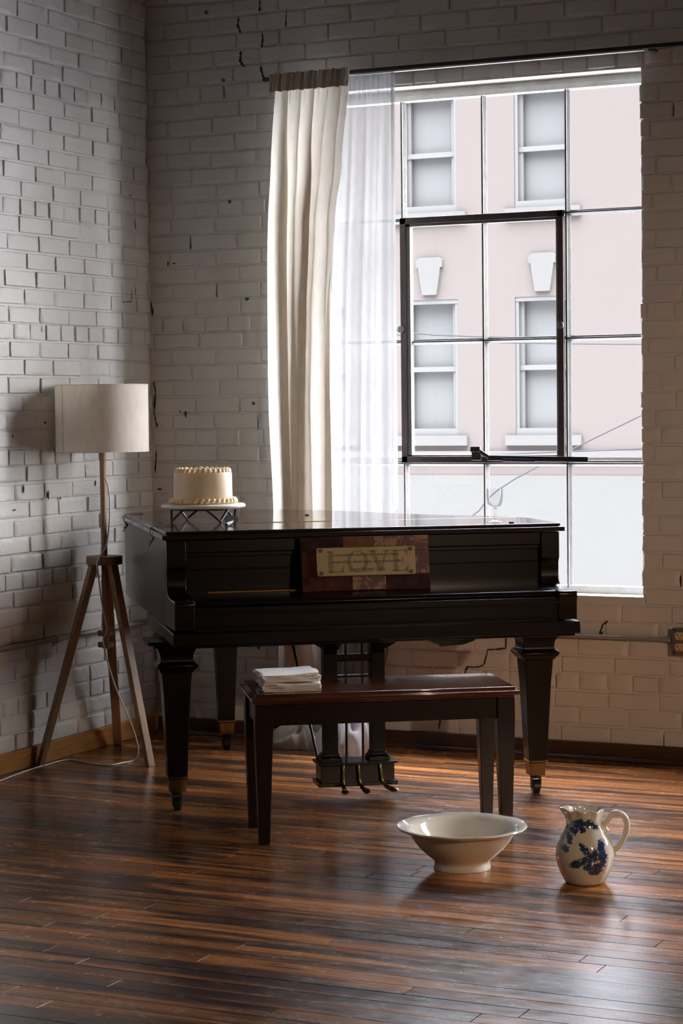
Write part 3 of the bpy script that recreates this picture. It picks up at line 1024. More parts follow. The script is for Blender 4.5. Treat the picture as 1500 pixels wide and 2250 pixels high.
def bunch(name, mat, parent, c, rx, ry, h, seed, folds=9):
    rnd = random.Random(seed)
    ph = [rnd.uniform(0, 6.28) for _ in range(5)]
    n, mm = 72, 22
    vs, fs = [], []
    for j in range(mm + 1):
        t = j / mm
        for i in range(n):
            a = 2 * pi * i / n
            rr = sin(pi * (.04 + .5 * t)) if t < 1 else 1
            prof = cos(pi / 2 * t)
            w = 1 + .10 * sin(folds * a + ph[0] + 2.2 * t) + .07 * sin(2.3 * folds * a + ph[1] - 3 * t) + .05 * sin(3 * a + ph[2])
            x = c[0] + rx * rr * w * cos(a)
            y = c[1] + ry * rr * w * sin(a)
            z = .002 + h * prof * (1 + .25 * sin(4 * a + ph[3] + 5 * t) + .12 * sin(9 * a + ph[4]))
            vs.append((x, min(y, -.028), z))
    for j in range(mm):
        for i in range(n):
            i2 = (i + 1) % n
            fs.append((j * n + i, j * n + i2, (j + 1) * n + i2, (j + 1) * n + i))
    fs.append(tuple(reversed(range(n))))
    b = MB(); b.add(vs, fs)
    return b.build(name, mat, parent, smooth=80, recalc=False)


bunch('bunched_end', M['linen'], lin, (.78, -.16, 0), .15, .10, .075, 3)
M['sheer_bunch'] = cloth_mat('sheer_layers', (0.78, 0.76, 0.80), 0.4, alpha=0.7)
bunch('bunched_end', M['sheer_bunch'], sh, (1.03, -.20, 0), .125, .13, .135, 6, 5)

# ------------------------------------------------------------------ tripod floor lamp
lamp = empty('floor_lamp', (.205, -.73, 0))
tag(lamp, 'tripod floor lamp with wooden legs and white drum shade in the brick corner', 'lamp')
b = MB(); n = 96
b.lathe([(.184, 1.232), (.184, 1.497)], n, cap=False)
b.lathe([(.1825, 1.497), (.1825, 1.232)], n, cap=False)
shd = b.build('lamp_shade', M['shade'], lamp, recalc=False)
for z in (1.2325, 1.4965):
    b = MB(); b.tube([(.1832 * cos(2 * pi * k / 64), .1832 * sin(2 * pi * k / 64), z) for k in range(64)], .0022, 6, closed=True); b.build('shade_rim', M['shade'], shd)
b = MB(); aa = radians(246)
vs = []
for z in (1.234, 1.495):
    for da in (-.010, .010): vs.append((.1852 * cos(aa + da), .1852 * sin(aa + da), z))
b.add(vs, [(0, 1, 3, 2)])
M['seam_tape'] = simple('shade_seam', (0.42, 0.30, 0.17), 0.7)
b.build('seam', M['seam_tape'], shd, recalc=False)
b = MB()
for k in range(3):
    a = 2 * pi * k / 3 + .5
    b.tube([(0, 0, 1.44), (.182 * cos(a), .182 * sin(a), 1.47)], .0016, 6)
b.build('shade_spider', M['black_metal'], shd)
b = MB(); b.tube([(0, 0, .446), (0, 0, 1.42)], .0125, 20); b.build('pole', M['oak'], lamp)
b = MB(); b.lathe([(.0, 1.30), (.03, 1.31), (.032, 1.36), (.018, 1.40), (.0, 1.41)], 20); b.build('bulb', simple('bulb_glass', (.7, .7, .68), .2), lamp)
b = MB(); b.lathe([(.070, .783), (.072, .787), (.072, .813), (.070, .817)], 48); b.build('hub', M['oak'], lamp)
for z in (.462, .508):
    b = MB(); b.lathe([(.030, z - .010), (.032, z - .008), (.032, z + .008), (.030, z + .010)], 32); b.build('collar', M['oak'], lamp)
for (fx, fy) in ((.045, -.975), (.447, -.806), (.06, -.414)):
    v = Vector((fx - .205, fy + .73, 0))
    d = v.normalized()
    top = d * .042
    side = Vector((-d.y, d.x, 0))
    b = MB()
    p0, p1 = Vector((top.x, top.y, .800)), Vector((v.x, v.y, 0.0))
    vs = []
    for c, w, h in ((p0, .036, .030), (p1, .034, .022)):
        for sa, sb in ((-1, -1), (1, -1), (1, 1), (-1, 1)):
            vs.append(c + side * sa * w / 2 + d * sb * h / 2)
    b.add(vs, [(0, 1, 2, 3), (7, 6, 5, 4), (0, 4, 5, 1), (1, 5, 6, 2), (2, 6, 7, 3), (3, 7, 4, 0)])
    b.build('leg', M['oak'], lamp, bevel=.002)
cp = [(.222, -.744, 1.127), (.243, -.757, 1.10), (.258, -.768, 1.05), (.262, -.775, .99), (.250, -.770, .915), (.232, -.765, .85), (.226, -.815, .80), (.220, -.80, .74), (.226, -.79, .64), (.238, -.775, .53), (.222, -.775, .49),
      (.236, -.79, .455), (.26, -.80, .39), (.285, -.79, .30), (.325, -.77, .19), (.352, -.755, .10), (.350, -.735, .035), (.33, -.745, .005), (.318, -.80, .004), (.300, -.862, .004), (.235, -.867, .004), (.150, -.835, .004), (.085, -.815, .004), (.060, -.86, .004), (.062, -.94, .004), (.060, -1.03, .004), (.075, -1.18, .004), (.10, -1.36, .004), (.11, -1.6, .004)]
b = MB(); b.tube([Vector(p) - Vector((.205, -.73, 0)) for p in catmull(cp, 8)], .0034, 8); b.build('power_cord', M['cord'], lamp, smooth=60)

# ------------------------------------------------------------------ grand piano
PA = radians(37.0)
PO = Vector((1.0039, -1.5632, 0))
pno = empty('grand_piano', PO, PA)
tag(pno, 'dark mahogany grand piano with closed lid standing before the window', 'piano')


def pw(u, v, z=0.0):
    return Vector((PO.x + u * cos(PA) - v * sin(PA), PO.y + u * sin(PA) + v * cos(PA), z))


def outline(off=0.0, front=-.12, left=-.038, right=1.358, tail=1.41):
    pts = [(left, front), (right, front), (right, .20)]
    curve = [(1.358, .20), (1.330, .33), (1.24, .46), (1.10, .60), (.985, .76), (.89, .94), (.785, 1.12), (.66, 1.25), (.53, 1.335), (.41, 1.37), (.30, 1.375)]
    cc = catmull([(a, b_, 0) for a, b_ in curve], 5)
    pts = [(left, front), (right, front)] + [(p.x, p.y) for p in cc] + [(.06, 1.375), (.0, 1.355), (left, 1.30)]
    if off:
        n = len(pts)
        out = []
        for i in range(n):
            p, q, r = pts[i - 1], pts[i], pts[(i + 1) % n]
            d1 = Vector((q[0] - p[0], q[1] - p[1])).normalized()
            d2 = Vector((r[0] - q[0], r[1] - q[1])).normalized()
            nn = Vector((d1.y + d2.y, -(d1.x + d2.x)))
            nn.normalize()
            k = 1 / max(.5, nn.dot(Vector((d1.y, -d1.x))))
            out.append((q[0] + nn.x * off * k, q[1] + nn.y * off * k))
        pts = out
    return pts


# rim: the case walls as one bent shell with a floor board, behind the keyboard box
o_out = outline(front=-.055)
b = MB()
b.prism([p for p in o_out if True], 'z', .648, .948)
b.build('case', M['piano_side'], pno, bevel=.003)
# lid: main leaf behind the seam and front flap, with a moulded edge
SE = .33
lo = outline(.012)
ltop = outline(.002)


def clip(poly, vmin=None, vmax=None):
    def cut(poly, inside, inter):
        out = []
        for i in range(len(poly)):
            p, q = poly[i - 1], poly[i]
            if inside(q):
                if not inside(p): out.append(inter(p, q))
                out.append(q)
            elif inside(p): out.append(inter(p, q))
        return out
    if vmin is not None:
        poly = cut(poly, lambda p: p[1] >= vmin, lambda p, q: (p[0] + (q[0] - p[0]) * (vmin - p[1]) / (q[1] - p[1]), vmin))
    if vmax is not None:
        poly = cut(poly, lambda p: p[1] <= vmax, lambda p, q: (p[0] + (q[0] - p[0]) * (vmax - p[1]) / (q[1] - p[1]), vmax))
    return poly


b = MB()
b.prism(clip(lo, vmin=SE + .003), 'z', .954, .966)
b.prism(clip(ltop, vmin=SE + .003), 'z', .966, .980)
lid = b.build('lid', M['piano_lid'], pno, bevel=.004, segs=3)
b = MB()
b.prism(clip(outline(.016, front=-.118), vmax=SE - .003), 'z', .952, .968)
b.prism(clip(outline(.003, front=-.118), vmax=SE - .003), 'z', .970, .980)
b.prism(clip(outline(-.002, front=-.118), vmax=SE - .003), 'z', .966, .972)
b.build('front_flap', M['piano_lid'], pno, bevel=.003, segs=3)
b = MB()
b.tube([(.30, SE, .9798), (.62, SE, .9798)], .0024, 10)  # hinge modelled only along the stretch where its brass glints
b.build('hinge', M['hinge'], pno)
b = MB(); b.box(.02, .30, SE - .004, SE + .004, .962, .9795); b.build('lid_seam', M['rubber'], pno)  # dark strips stand for the hinge where it catches no light
b = MB(); b.box(.62, 1.315, SE - .004, SE + .004, .962, .9795)
b.build('lid_seam', M['rubber'], pno)
for (u, v) in ((.62, .78), (1.20, -.055)):
    b = MB(); b.tube([(u, v, .979), (u, v, .985)], .009, 14)
    b.build('bumper', M['rubber'], pno)

# keyboard box: two cheeks with arms, top rail, fallboard, key cover, slip
cheek = [(-.118, .950), (-.118, .858), (-.112, .850), (-.108, .84), (-.108, .80), (-.112, .778), (-.128, .762), (-.158, .7565), (-.318, .7565), (-.324, .750), (-.324, .735), (-.318, .72), (-.318, .658), (-.05, .652), (-.05, .950)]
for u0, u1 in ((-.038, .030), (1.290, 1.358)):
    b = MB(); b.prism(cheek, 'x', u0, u1); b.build('cheek', M['piano'], pno, bevel=.004, segs=3)
b = MB()
b.box(.030, 1.290, -.112, -.090, .905, .950)
b.build('top_rail', M['piano'], pno, bevel=.003)
b = MB()
b.box(.030, 1.290, -.086, -.060, .760, .905)
b.box(.030, 1.290, -.092, -.086, .843, .849)
b.box(.030, 1.290, -.096, -.086, .890, .906)
b.build('fallboard', M['piano'], pno, bevel=.002)
b = MB()
b.prism([(-.086, .768), (-.250, .764), (-.292, .756), (-.300, .744), (-.296, .735), (-.086, .735)], 'x', .030, 1.290)
b.build('key_cover', M['piano'], pno, bevel=.003, segs=3)
b = MB(); b.tube([(.10, -.128, .7693), (.56, -.128, .7693)], .0024, 10)  # key cover hinge, shaped only where the brass catches light
b.build('hinge', M['hinge'], pno)
b = MB()
b.box(.030, 1.290, -.312, -.10, .652, .735)
b.box(.030, 1.290, -.318, -.312, .712, .722)
b.box(.030, 1.290, -.3165, -.312, .664, .672)
b.box(.655, .667, -.317, -.311, .688, .692)
b.build('key_slip', M['piano'], pno, bevel=.002)
b = MB()
b.box(-.046, 1.366, -.332, .45, .610, .652)
b.box(-.036, 1.356, -.300, .42, .598, .612)
b.build('key_bed', M['piano'], pno, bevel=.003)
# belly beams under the rim
b = MB()
b.bar((.10, .40, .63), (.38, 1.30, .63), .07, .05)
b.bar((1.10, .40, .63), (.42, 1.28, .63), .07, .05)
b.bar((.0, .62, .635), (1.0, .62, .635), .07, .04)
b.build('belly_beam', M['piano'], pno, bevel=.003)
b = MB()
b.prism([(.86, .600), (1.01, .600), (1.00, .590), (.96, .578), (.88, .574), (.87, .586), (.86, .588)], 'y', -.28, -.10)
b.build('knee_block', M['piano'], pno, bevel=.002)


def pleg(u, v, s=1.0):
    b = MB()
    h = lambda w: w * s
    prof = [(.168, h(.0345)), (.148, .034 * s), (.125, .0335 * s)]
    prof = [(.120, h(.0335)), (.40, h(.046)), (.488, h(.0525)), (.490, h(.058)), (.497, h(.061)), (.506, h(.070)), (.514, h(.072)), (.520, h(.066)), (.525, h(.058)),
            (.535, h(.056)), (.552, h(.058)), (.570, h(.066)), (.578, h(.070))]
    b.loft_sq([(z, w, w) for z, w in prof], (u, v))
    b.loft_sq([(.577, h(.083), h(.083)), (.588, h(.083), h(.083))], (u, v))
    b.loft_sq([(.588, h(.103), h(.095)), (.6005, h(.103), h(.095))], (u, v))
    lg = b.build('leg', M['piano'], pno, bevel=.002)
    b = MB()
    b.loft_sq([(.066, .0275, .0275), (.112, .0305, .0305), (.113, .034, .034), (.120, .0365, .0365), (.122, .034, .034)], (u, v))
    b.build('ferrule', M['old_brass'], lg, bevel=.0015)
    b = MB()
    b.tube([(u, v, .068), (u, v, .055)], .017, 16)
    for sx in (-1, 1): b.box(u + sx * .016 - .002, u + sx * .016 + .002, v - .012, v + .012, .018, .060)
    b.box(u - .018, u + .018, v - .014, v + .014, .054, .060)
    ct = b.build('caster', M['black_metal'], lg, bevel=.001, segs=1)
    b = MB()
    b.tube([(u - .0135, v, .024), (u - .011, v, .024), (u + .011, v, .024), (u + .0135, v, .024)], [.020, .024, .024, .020], 28)
    b.build('wheel', M['rubber'], ct)


pleg(0.0, 0.0)
pleg(1.30, 0.0)
pleg(.363, 1.275, .92)

# pedal lyre
LU = .645
lyr = MB()
lyr.box(LU - .133, LU + .133, 0.0, .10, .066, .132)
lyr.box(LU - .143, LU + .143, -.010, .112, .132, .141)
lyr.box(LU - .143, LU + .143, -.010, .112, .056, .072)
ly = lyr.build('pedal_box', M['piano'], pno, bevel=.002)
for s in (-1, 1):
    b = MB()
    cx = LU - .005 + s * .086
    b.loft_sq([(.170, .025, .025), (.56, .025, .025), (.60, .025, .025)], (cx, .045))
    b.loft_sq([(.141, .038, .036), (.156, .038, .036), (.162, .030, .030), (.172, .029, .029)], (cx, .045))
    b.build('post', M['piano'], ly, bevel=.002)
b = MB()
b.prism([(LU - .215, .600), (LU + .215, .600), (LU + .115, .540), (LU + .06, .540), (LU + .05, .560), (LU - .05, .560), (LU - .06, .540), (LU - .11, .540)], 'y', .02, .075)
b.build('crosspiece', M['piano'], ly, bevel=.002)
b = MB()
b.box(LU - .08, LU + .08, .030, .060, .500, .522)
b.prism([(LU - .075, .500), (LU + .07, .500), (LU + .07, .485), (LU + .06, .492), (LU + .045, .497), (LU - .075, .497)], 'y', .03, .05)
b.build('crosspiece', M['piano'], ly, bevel=.002)
b = MB(); b.box(LU - .08, LU + .08, .030, .060, .432, .447); b.build('crosspiece', M['piano'], ly, bevel=.002)
for u in (LU - .028, LU + .032):
    b = MB(); b.tube([(u, .06, .14), (u, .06, .60)], .0042, 10); b.build('pedal_rod', M['black_metal'], ly)
b = MB(); b.tube([(LU - .128, .09, .142), (LU - .17, .42, .60)], .005, 10)
b.build('brace_rod', M['black_metal'], ly)
for k, u in enumerate((LU - .055, LU + .000, LU + .078)):
    b = MB()
    dx = .018 * (k - .2)
    path = catmull([(u, -.004, .133), (u, -.010, .124), (u + dx * .1, -.013, .100), (u + dx * .2, -.016, .074), (u + dx * .5, -.028, .056), (u + dx, -.048, .048), (u + dx * 1.3, -.062, .047)], 5)
    n_ = len(path)
    rs = [.0055 + .0065 * max(0, (i / n_ - .55)) * 2.2 for i in range(n_)]
    b.tube(path, rs, 12)
    vs = b.v
    e = path[-1]
    b.v = [(x, y, z) for x, y, z in vs]
    n0 = len(b.v)
    b.lathe([(0, -.006), (.010, -.005), (.0145, 0), (.010, .005), (0, .006)], 18, (e.x, e.y, e.z))
    b.build('pedal', M['pedal_brass'], ly, smooth=60)

# strings tied round the lid edge
for v, lb in ((.20, 'black string tied round the left edge of the piano lid, nearer the keys'), (1.12, 'black string tied round the left rear corner of the piano lid')):
    st = MB()
    pts = [(.02, v + .02, .982), (-.03, v + .005, .983), (-.054, v, .978), (-.058, v, .955), (-.047, v - .004, .945), (-.044, v - .006, .938)]
    st.tube([pw(*p) for p in catmull(pts, 4)], .0016, 6)
    st.tube([pw(-.045, v - .006, .940), pw(-.066, v - .035, .915)], .0018, 6)
    st.tube([pw(-.045, v - .006, .940), pw(-.058, v + .03, .925)], .0016, 6)
    st.lathe([(0, -.005), (.005, 0), (0, .005)], 8, tuple(pw(-.047, v - .006, .941)))
    tag(st.build('string_tie', M['string']), lb, 'string')

# ------------------------------------------------------------------ canvas sign leaning on the fallboard
mt, nt, bs = new_mat('damask_patchwork')
tc = N(nt, 'ShaderNodeTexCoord')
mp = N(nt, 'ShaderNodeMapping')
mp.inputs['Scale'].default_value = (1, 1, 1)
nt.links.new(tc.outputs['Object'], mp.inputs['Vector'])
vr = N(nt, 'ShaderNodeTexVoronoi')
vr.inputs['Scale'].default_value = 17
nt.links.new(mp.outputs[0], vr.inputs['Vector'])
leafy = noise(nt, mp.outputs[0], 15, 6, 0.7, 2.2)
c = ramp(nt, leafy, [(0.47, (0.050, 0.012, 0.009)), (0.50, (0.050, 0.012, 0.009)), (0.53, (0.19, 0.092, 0.034))])
nt.links.new(c, bs.inputs['Base Color'])
bs.inputs['Roughness'].default_value = 0.6
M['damask'] = mt
M['canvas_red'] = simple('dark_red_canvas', (0.050, 0.013, 0.009), 0.85, var=.6, vscale=22, spec=.15)
M['canvas_brown'] = simple('brown_canvas', (0.11, 0.052, 0.022), 0.85, var=.35, vscale=34, spec=.15)
M['canvas_dark'] = simple('dark_canvas', (0.024, 0.009, 0.008), 0.85, var=.7, vscale=20, spec=.15)
M['plaque'] = simple('aged_plaque', (0.24, 0.165, 0.065), 0.5, var=.15, vscale=9)
M['ink'] = simple('plaque_ink', (0.055, 0.042, 0.028), 0.7)
M['ink2'] = simple('plaque_grey', (0.165, 0.115, 0.055), 0.7)
SW, SH = .452, .188
sign = empty('canvas_sign', pw(.645, -.188, .7672), PA)
sign.rotation_mode = 'XYZ'
sign.rotation_euler = (radians(-11), 0, PA)
tag(sign, 'damask canvas sign reading LOVE leaning on the front of the piano', 'sign')
b = MB(); b.box(-SW / 2, SW / 2, 0, .018, 0, SH)
b.build('canvas', M['canvas_red'], sign, bevel=.002)
patches = [(-.226, -.078, .137, .1865, 'canvas_dark'), (-.076, .030, .137, .1865, 'canvas_brown'), (.032, .224, .137, .1865, 'damask'), (.170, .224, .055, .135, 'damask'),
           (-.224, -.17, .0, .135, 'canvas_red'), (-.050, .068, .003, .05, 'damask'), (.070, .224, .003, .05, 'canvas_dark')]
for k, (x0, x1, z0, z1, mname) in enumerate(patches):
    b = MB(); b.box(x0, x1, -.0008, 0.0005, z0, z1)
    b.build('patch', M[mname], sign)
b = MB()
PWd, PHt, PZ = .348, .0985, .051
def rrect(x0, x1, z0, z1, r, n=5):
    pts = []
    for cx, cz, a0 in ((x1 - r, z1 - r, 0), (x0 + r, z1 - r, 90), (x0 + r, z0 + r, 180), (x1 - r, z0 + r, 270)):
        for k in range(n + 1):
            a = radians(a0 + 90 * k / n)
            pts.append((cx + r * cos(a), cz + r * sin(a)))
    return pts
b.prism(rrect(-PWd / 2, PWd / 2, PZ, PZ + PHt, .007), 'y', -.008, -.0005)
pl = b.build('plaque', M['plaque'], sign, bevel=.001, segs=1)
b = MB()
for sx in (-1, 1):
    for z in (PZ + .010, PZ + PHt - .010): b.lathe([(0, 0), (.0075, 0), (.0078, .002), (.004, .004), (0, .0042)], 16, (0, 0, 0)) if False else b.tube([(sx * (PWd / 2 - .016), -.008, z), (sx * (PWd / 2 - .016), -.0105, z)], .0068, 14)
b.build('stud', M['ink'], pl)


# LOVE in serif capitals
def love(b, x0, z0, H, yy):
    t, th, sf = H * .20, H * .09, H * .06
    def R(xa, xb, za, zb): b.box(x0 + xa, x0 + xb, yy, yy + .0004, z0 + za, z0 + zb)
    def P(poly): b.prism([(x0 + p, z0 + q) for p, q in poly], 'y', yy, yy + .0004)
    # L
    R(.08 * H, .08 * H + t, 0, H); R(0, .36 * H, H - sf, H); R(0, .75 * H, 0, sf); P([(.75 * H, 0), (.82 * H, .30 * H), (.78 * H, .30 * H), (.60 * H, sf)])
    # O
    x0 += .95 * H
    n = 40
    for k in range(n):
        a, c_ = 2 * pi * k / n, 2 * pi * (k + 1) / n
        P([(.5 * H + .50 * H * cos(a), .5 * H + .52 * H * sin(a)), (.5 * H + .50 * H * cos(c_), .5 * H + .52 * H * sin(c_)),
           (.5 * H + .33 * H * cos(c_), .5 * H + .47 * H * sin(c_)), (.5 * H + .33 * H * cos(a), .5 * H + .47 * H * sin(a))])
    # V
    x0 += 1.06 * H
    P([(.05 * H, H), (.05 * H + t, H), (.55 * H, .22 * H), (.48 * H, 0)]); P([(.80 * H, H), (.88 * H, H), (.53 * H, 0), (.48 * H, 0), (.50 * H, .1 * H)])
    R(-.04 * H, .38 * H, H - sf, H); R(.68 * H, 1.0 * H, H - sf, H)
    # E
    x0 += 1.08 * H
    R(.08 * H, .08 * H + t, 0, H); R(0, .74 * H, H - sf, H); R(0, .74 * H, 0, sf); R(.2 * H, .55 * H, .48 * H, .48 * H + sf)
    P([(.74 * H, 0), (.80 * H, .28 * H), (.76 * H, .28 * H), (.6 * H, sf)]); P([(.74 * H, H), (.78 * H, .74 * H), (.74 * H, .74 * H), (.6 * H, H - sf)]); R(.53 * H, .56 * H, .36 * H, .66 * H)


b = MB(); love(b, -.137, PZ + .012, .074, -.0085)
b.build('lettering', M['ink2'], pl, smooth=0)
for txt, z, size, xo in (('Love is patient, love is kind, it always protects,', PZ + .068, .0150, 0), ('always trusts, always hopes, always perseveres.', PZ + .044, .0150, 0), ('Love Never Fails', PZ + .015, .0215, 0)):
    cu = bpy.data.curves.new('lettering', 'FONT')
    cu.body = txt
    cu.size = size
    cu.shear = .45
    cu.align_x = 'CENTER'
    cu.space_character = .88
    tmp = bpy.data.objects.new('tmp_text', cu)
    C.objects.link(tmp)
    dg = bpy.context.evaluated_depsgraph_get()
    me = bpy.data.meshes.new_from_object(tmp.evaluated_get(dg))
    bpy.data.objects.remove(tmp)
    me.materials.clear()
    me.materials.append(M['ink'])
    o = bpy.data.objects.new('lettering', me)
    o.parent = pl
    o.rotation_euler = (radians(90), 0, 0)
    o.location = (xo, -.0088, z)
    C.objects.link(o)

# ------------------------------------------------------------------ cake stand, cake, server, goblet on the lid
LZ = .980
cs = empty('cake_stand', pw(.175, .50, LZ + .0004), PA)
tag(cs, 'round white marble cake stand on black wire feet on the piano lid', 'cake stand')
b = MB(); b.lathe([(0, .050), (.150, .050), (.156, .053), (.1575, .058), (.156, .063), (.150, .066), (0, .066)], 72)
b.build('plate', M['marble'], cs, smooth=50)
b = MB()
feet = [radians(a) for a in (20, 110, 200, 290)]
for a in feet:
    f_ = Vector((.132 * cos(a), .132 * sin(a), .005))
    for da in (-.42, .42):
        b.bar(f_, (.118 * cos(a + da), .118 * sin(a + da), .049), .0075, .0075)
    b.bar((f_.x - .004, f_.y, .003), (f_.x + .004, f_.y, .003), .010, .006)
b.tube([(.118 * cos(2 * pi * k / 48), .118 * sin(2 * pi * k / 48), .047) for k in range(48)], .0035, 6, closed=True)
for k in range(4):
    a, c_ = feet[k], feet[(k + 1) % 4]
b.bar((.118, 0, .0465), (-.118, 0, .0465), .006, .005)
b.bar((0, .118, .0465), (0, -.118, .0465), .006, .005)
b.build('wire_base', M['black_metal'], cs, bevel=.001, segs=1)

CZ = LZ + .0665
ck = empty('cake', pw(.175, .50, CZ), PA)
tag(ck, 'round cream frosted cake with piped borders on the marble stand', 'cake')
b = MB(); b.lathe([(0, .0), (.1075, .0), (.1088, .01), (.1075, .110), (.105, .117), (.098, .119), (0, .119)], 72)
b.build('cake_body', M['icing'], ck, smooth=50)


def piping(rr, z, count, size, name, seed):
    b = MB()
    rnd = random.Random(seed)
    for k in range(count):
        a = 2 * pi * k / count
        s = size * rnd.uniform(.92, 1.1)
        d = Vector((cos(a), sin(a), 0)); t_ = Vector((-sin(a), cos(a), 0))
        c_ = d * rr + Vector((0, 0, z))
        # a ribbed shell: swirl of three shrinking rolls
        for q, (up_, ou, sc) in enumerate(((0.0, .30, .85), (.45, .0, .95), (.95, -.25, .62))):
            cc = c_ + d * ou * s * .6 + Vector((0, 0, up_ * s * .8)) + t_ * s * .25 * (q - 1)
            pts = [cc + t_ * s * (-.75 + .5 * i) * .75 + Vector((0, 0, s * (.22 * (1 - ((i - 1.5) / 1.5) ** 2)))) + d * s * .18 * sin(i) for i in range(4)]
            b.tube(catmull(pts, 3), [s * sc * v for v in (.28, .36, .44, .50, .54, .56, .52, .45, .36, .22)], 9)
    return b.build(name, M['piping'], ck, smooth=60)


piping(.096, .117, 30, .0125, 'piped_border', 1)
piping(.119, .006, 36, .0125, 'piped_border', 2)

sv = empty('cake_server', pw(.235, .185, LZ), PA)
tag(sv, 'small cake server with dark blade and bright handle leaning on the cake stand', 'cake server')
b = MB()
vs_ = [(0, 0), (.020, .010), (.030, .030), (.028, .052), (.012, .062), (-.008, .058), (-.022, .040), (-.024, .020), (-.014, .004)]
b.prism(vs_, 'z', 0, .002)
o = b.build('blade', simple('matt_black', (0.01, 0.01, 0.011), 0.8, spec=.1), sv, bevel=.0006, segs=1)
o.rotation_euler = (radians(28), 0, radians(8))
o.location = (.005, .02, .004)
b = MB(); b.tube([(-.032, -.075, .0065), (-.02, -.04, .009), (-.002, -.008, .013), (.006, .022, .016)], [.006, .0062, .005, .003], 10)
b.build('handle', M['silver'], sv)

gb = empty('wine_glass', pw(1.156, .003, LZ))
tag(gb, 'small clear stemmed wine glass on the right of the piano lid', 'glass')
b = MB()
outp = [(0, .0), (.030, .0), (.0305, .0015), (.028, .0035), (.012, .0065), (.006, .010), (.0062, .020), (.0042, .030), (.004, .042), (.006, .048), (.016, .053), (.0245, .062), (.0285, .075), (.0295, .095), (.030, .121)]
inp = [(.0288, .121), (.0283, .095), (.0272, .076), (.0232, .064), (.014, .056), (0, .053)]
b.lathe(outp + inp, 48)
M['goblet2'] = glass_mat('goblet', refl=.35, tint=(.975, .98, .985))
b.build('glass_body', M['goblet2'], gb, smooth=60)

# ------------------------------------------------------------------ piano bench
BA = radians(34.5)
bo = Vector((1.797, -1.612, 0))
bn = empty('piano_bench', bo, BA)
tag(bn, 'reddish brown wooden piano bench with tapered legs in front of the piano', 'bench')
BZ = .487
b = MB()
b.box(-.425, .425, -.180, .180, BZ - .010, BZ)
b.box(-.437, .437, -.192, .192, BZ - .026, BZ - .012)
b.box(-.430, .430, -.185, .185, BZ - .014, BZ - .008)
b.box(-.422, .422, -.178, .178, BZ - .034, BZ - .024)
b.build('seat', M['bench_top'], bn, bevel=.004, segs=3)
b = MB()
for s in (-1, 1): b.box(-.385, .385, s * .148 - .010, s * .148 + .010, BZ - .105, BZ - .032)
for s in (-1, 1): b.box(s * .405 - .010, s * .405 + .010, -.13, .13, BZ - .105, BZ - .032)
b.box(-.40, .40, -.15, .15, BZ - .060, BZ - .05)
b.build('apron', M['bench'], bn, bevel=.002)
for sx in (-1, 1):
    for sy in (-1, 1):
        b = MB()
        cx, cy = sx * .396, sy * .140
        vs = []
        for z, w in ((BZ - .032, .029), (BZ - .115, .029), (0.0, .0175)):
            ox, oy = (sx * (.029 - w) * .2, sy * (.029 - w) * .2)
            for a_, c_ in ((-1, -1), (1, -1), (1, 1), (-1, 1)): vs.append((cx + ox + a_ * w, cy + oy + c_ * w, z))
        b.add(vs, [(0, 1, 2, 3)] + [(i * 4 + k, i * 4 + (k + 1) % 4, i * 4 + 4 + (k + 1) % 4, i * 4 + 4 + k) for i in range(2) for k in range(4)] + [(11, 10, 9, 8)])
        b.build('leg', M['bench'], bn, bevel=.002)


# folded towels on the bench
def towel(loc, rz, L, W, layers, th, seed, label):
    """a strip folded to and fro: serpentine section swept across the width"""
    rnd = random.Random(seed)
    sec = []
    n = 22
    for k in range(layers):
        zz = th * (k + .5)
        xs2 = [(-L / 2 + L * i / n) for i in range(n + 1)]
        if k % 2: xs2 = xs2[::-1]
        end = rnd.uniform(-.006, .006)
        for i, x in enumerate(xs2):
            sec.append((x + end * (x > 0), zz + .0009 * sin(x * 60 + k * 1.7)))
        if k < layers - 1:
            sgn = 1 if k % 2 == 0 else -1
            for a in (-50, 0, 50):
                sec.append((sgn * (L / 2 + th * .5 * cos(radians(a)) + .002), zz + th / 2 + th / 2 * sin(radians(a))))
    m_ = 26
    t = th * .40
    vs, fs = [], []
    ns = len(sec)
    ph = rnd.uniform(0, 6)
    for side in (1, -1):
        for j in range(m_ + 1):
            y = -W / 2 + W * j / m_
            for i, (x, z) in enumerate(sec):
                a_ = sec[max(i - 1, 0)]; c_ = sec[min(i + 1, ns - 1)]
                dx, dz = c_[0] - a_[0], c_[1] - a_[1]
                q = hypot(dx, dz) or 1
                lift = .0035 * sin(x * 26 + ph) * (z / (th * layers)) * (1 if y < 0 else .4)
                sag = -.002 * (abs(y) / (W / 2)) ** 4 * (z / (th * layers)) * 2
                vs.append((x - dz / q * t * side + .0025 * sin(z * 400 + y * 50), y + .0022 * sin(z * 700 + x * 20 + ph), max(.0006, z + dx / q * t * side + lift + sag)))
    row = ns
    lay = (m_ + 1) * ns
    for s_ in range(2):
        for j in range(m_):
            for i in range(ns - 1):
                k = s_ * lay + j * row + i
                fs.append((k, k + 1, k + row + 1, k + row))
    for i in range(ns - 1):
        fs.append((i, i + 1, lay + i + 1, lay + i))
        k = m_ * row + i
        fs.append((k, k + 1, lay + k + 1, lay + k))
    for j in range(m_):
        for i in (0, ns - 1):
            k = j * row + i
            fs.append((k, k + row, lay + k + row, lay + k))
    b = MB(); b.add(vs, fs)
    o = b.build('folded_towel', M['towel'], smooth=60)
    o.location = loc
    o.rotation_euler = (0, 0, rz)
    return tag(o, label, 'towel', 'white towels on the bench')


def bw(x, y, z): return Vector((bo.x + x * cos(BA) - y * sin(BA), bo.y + x * sin(BA) + y * cos(BA), z))


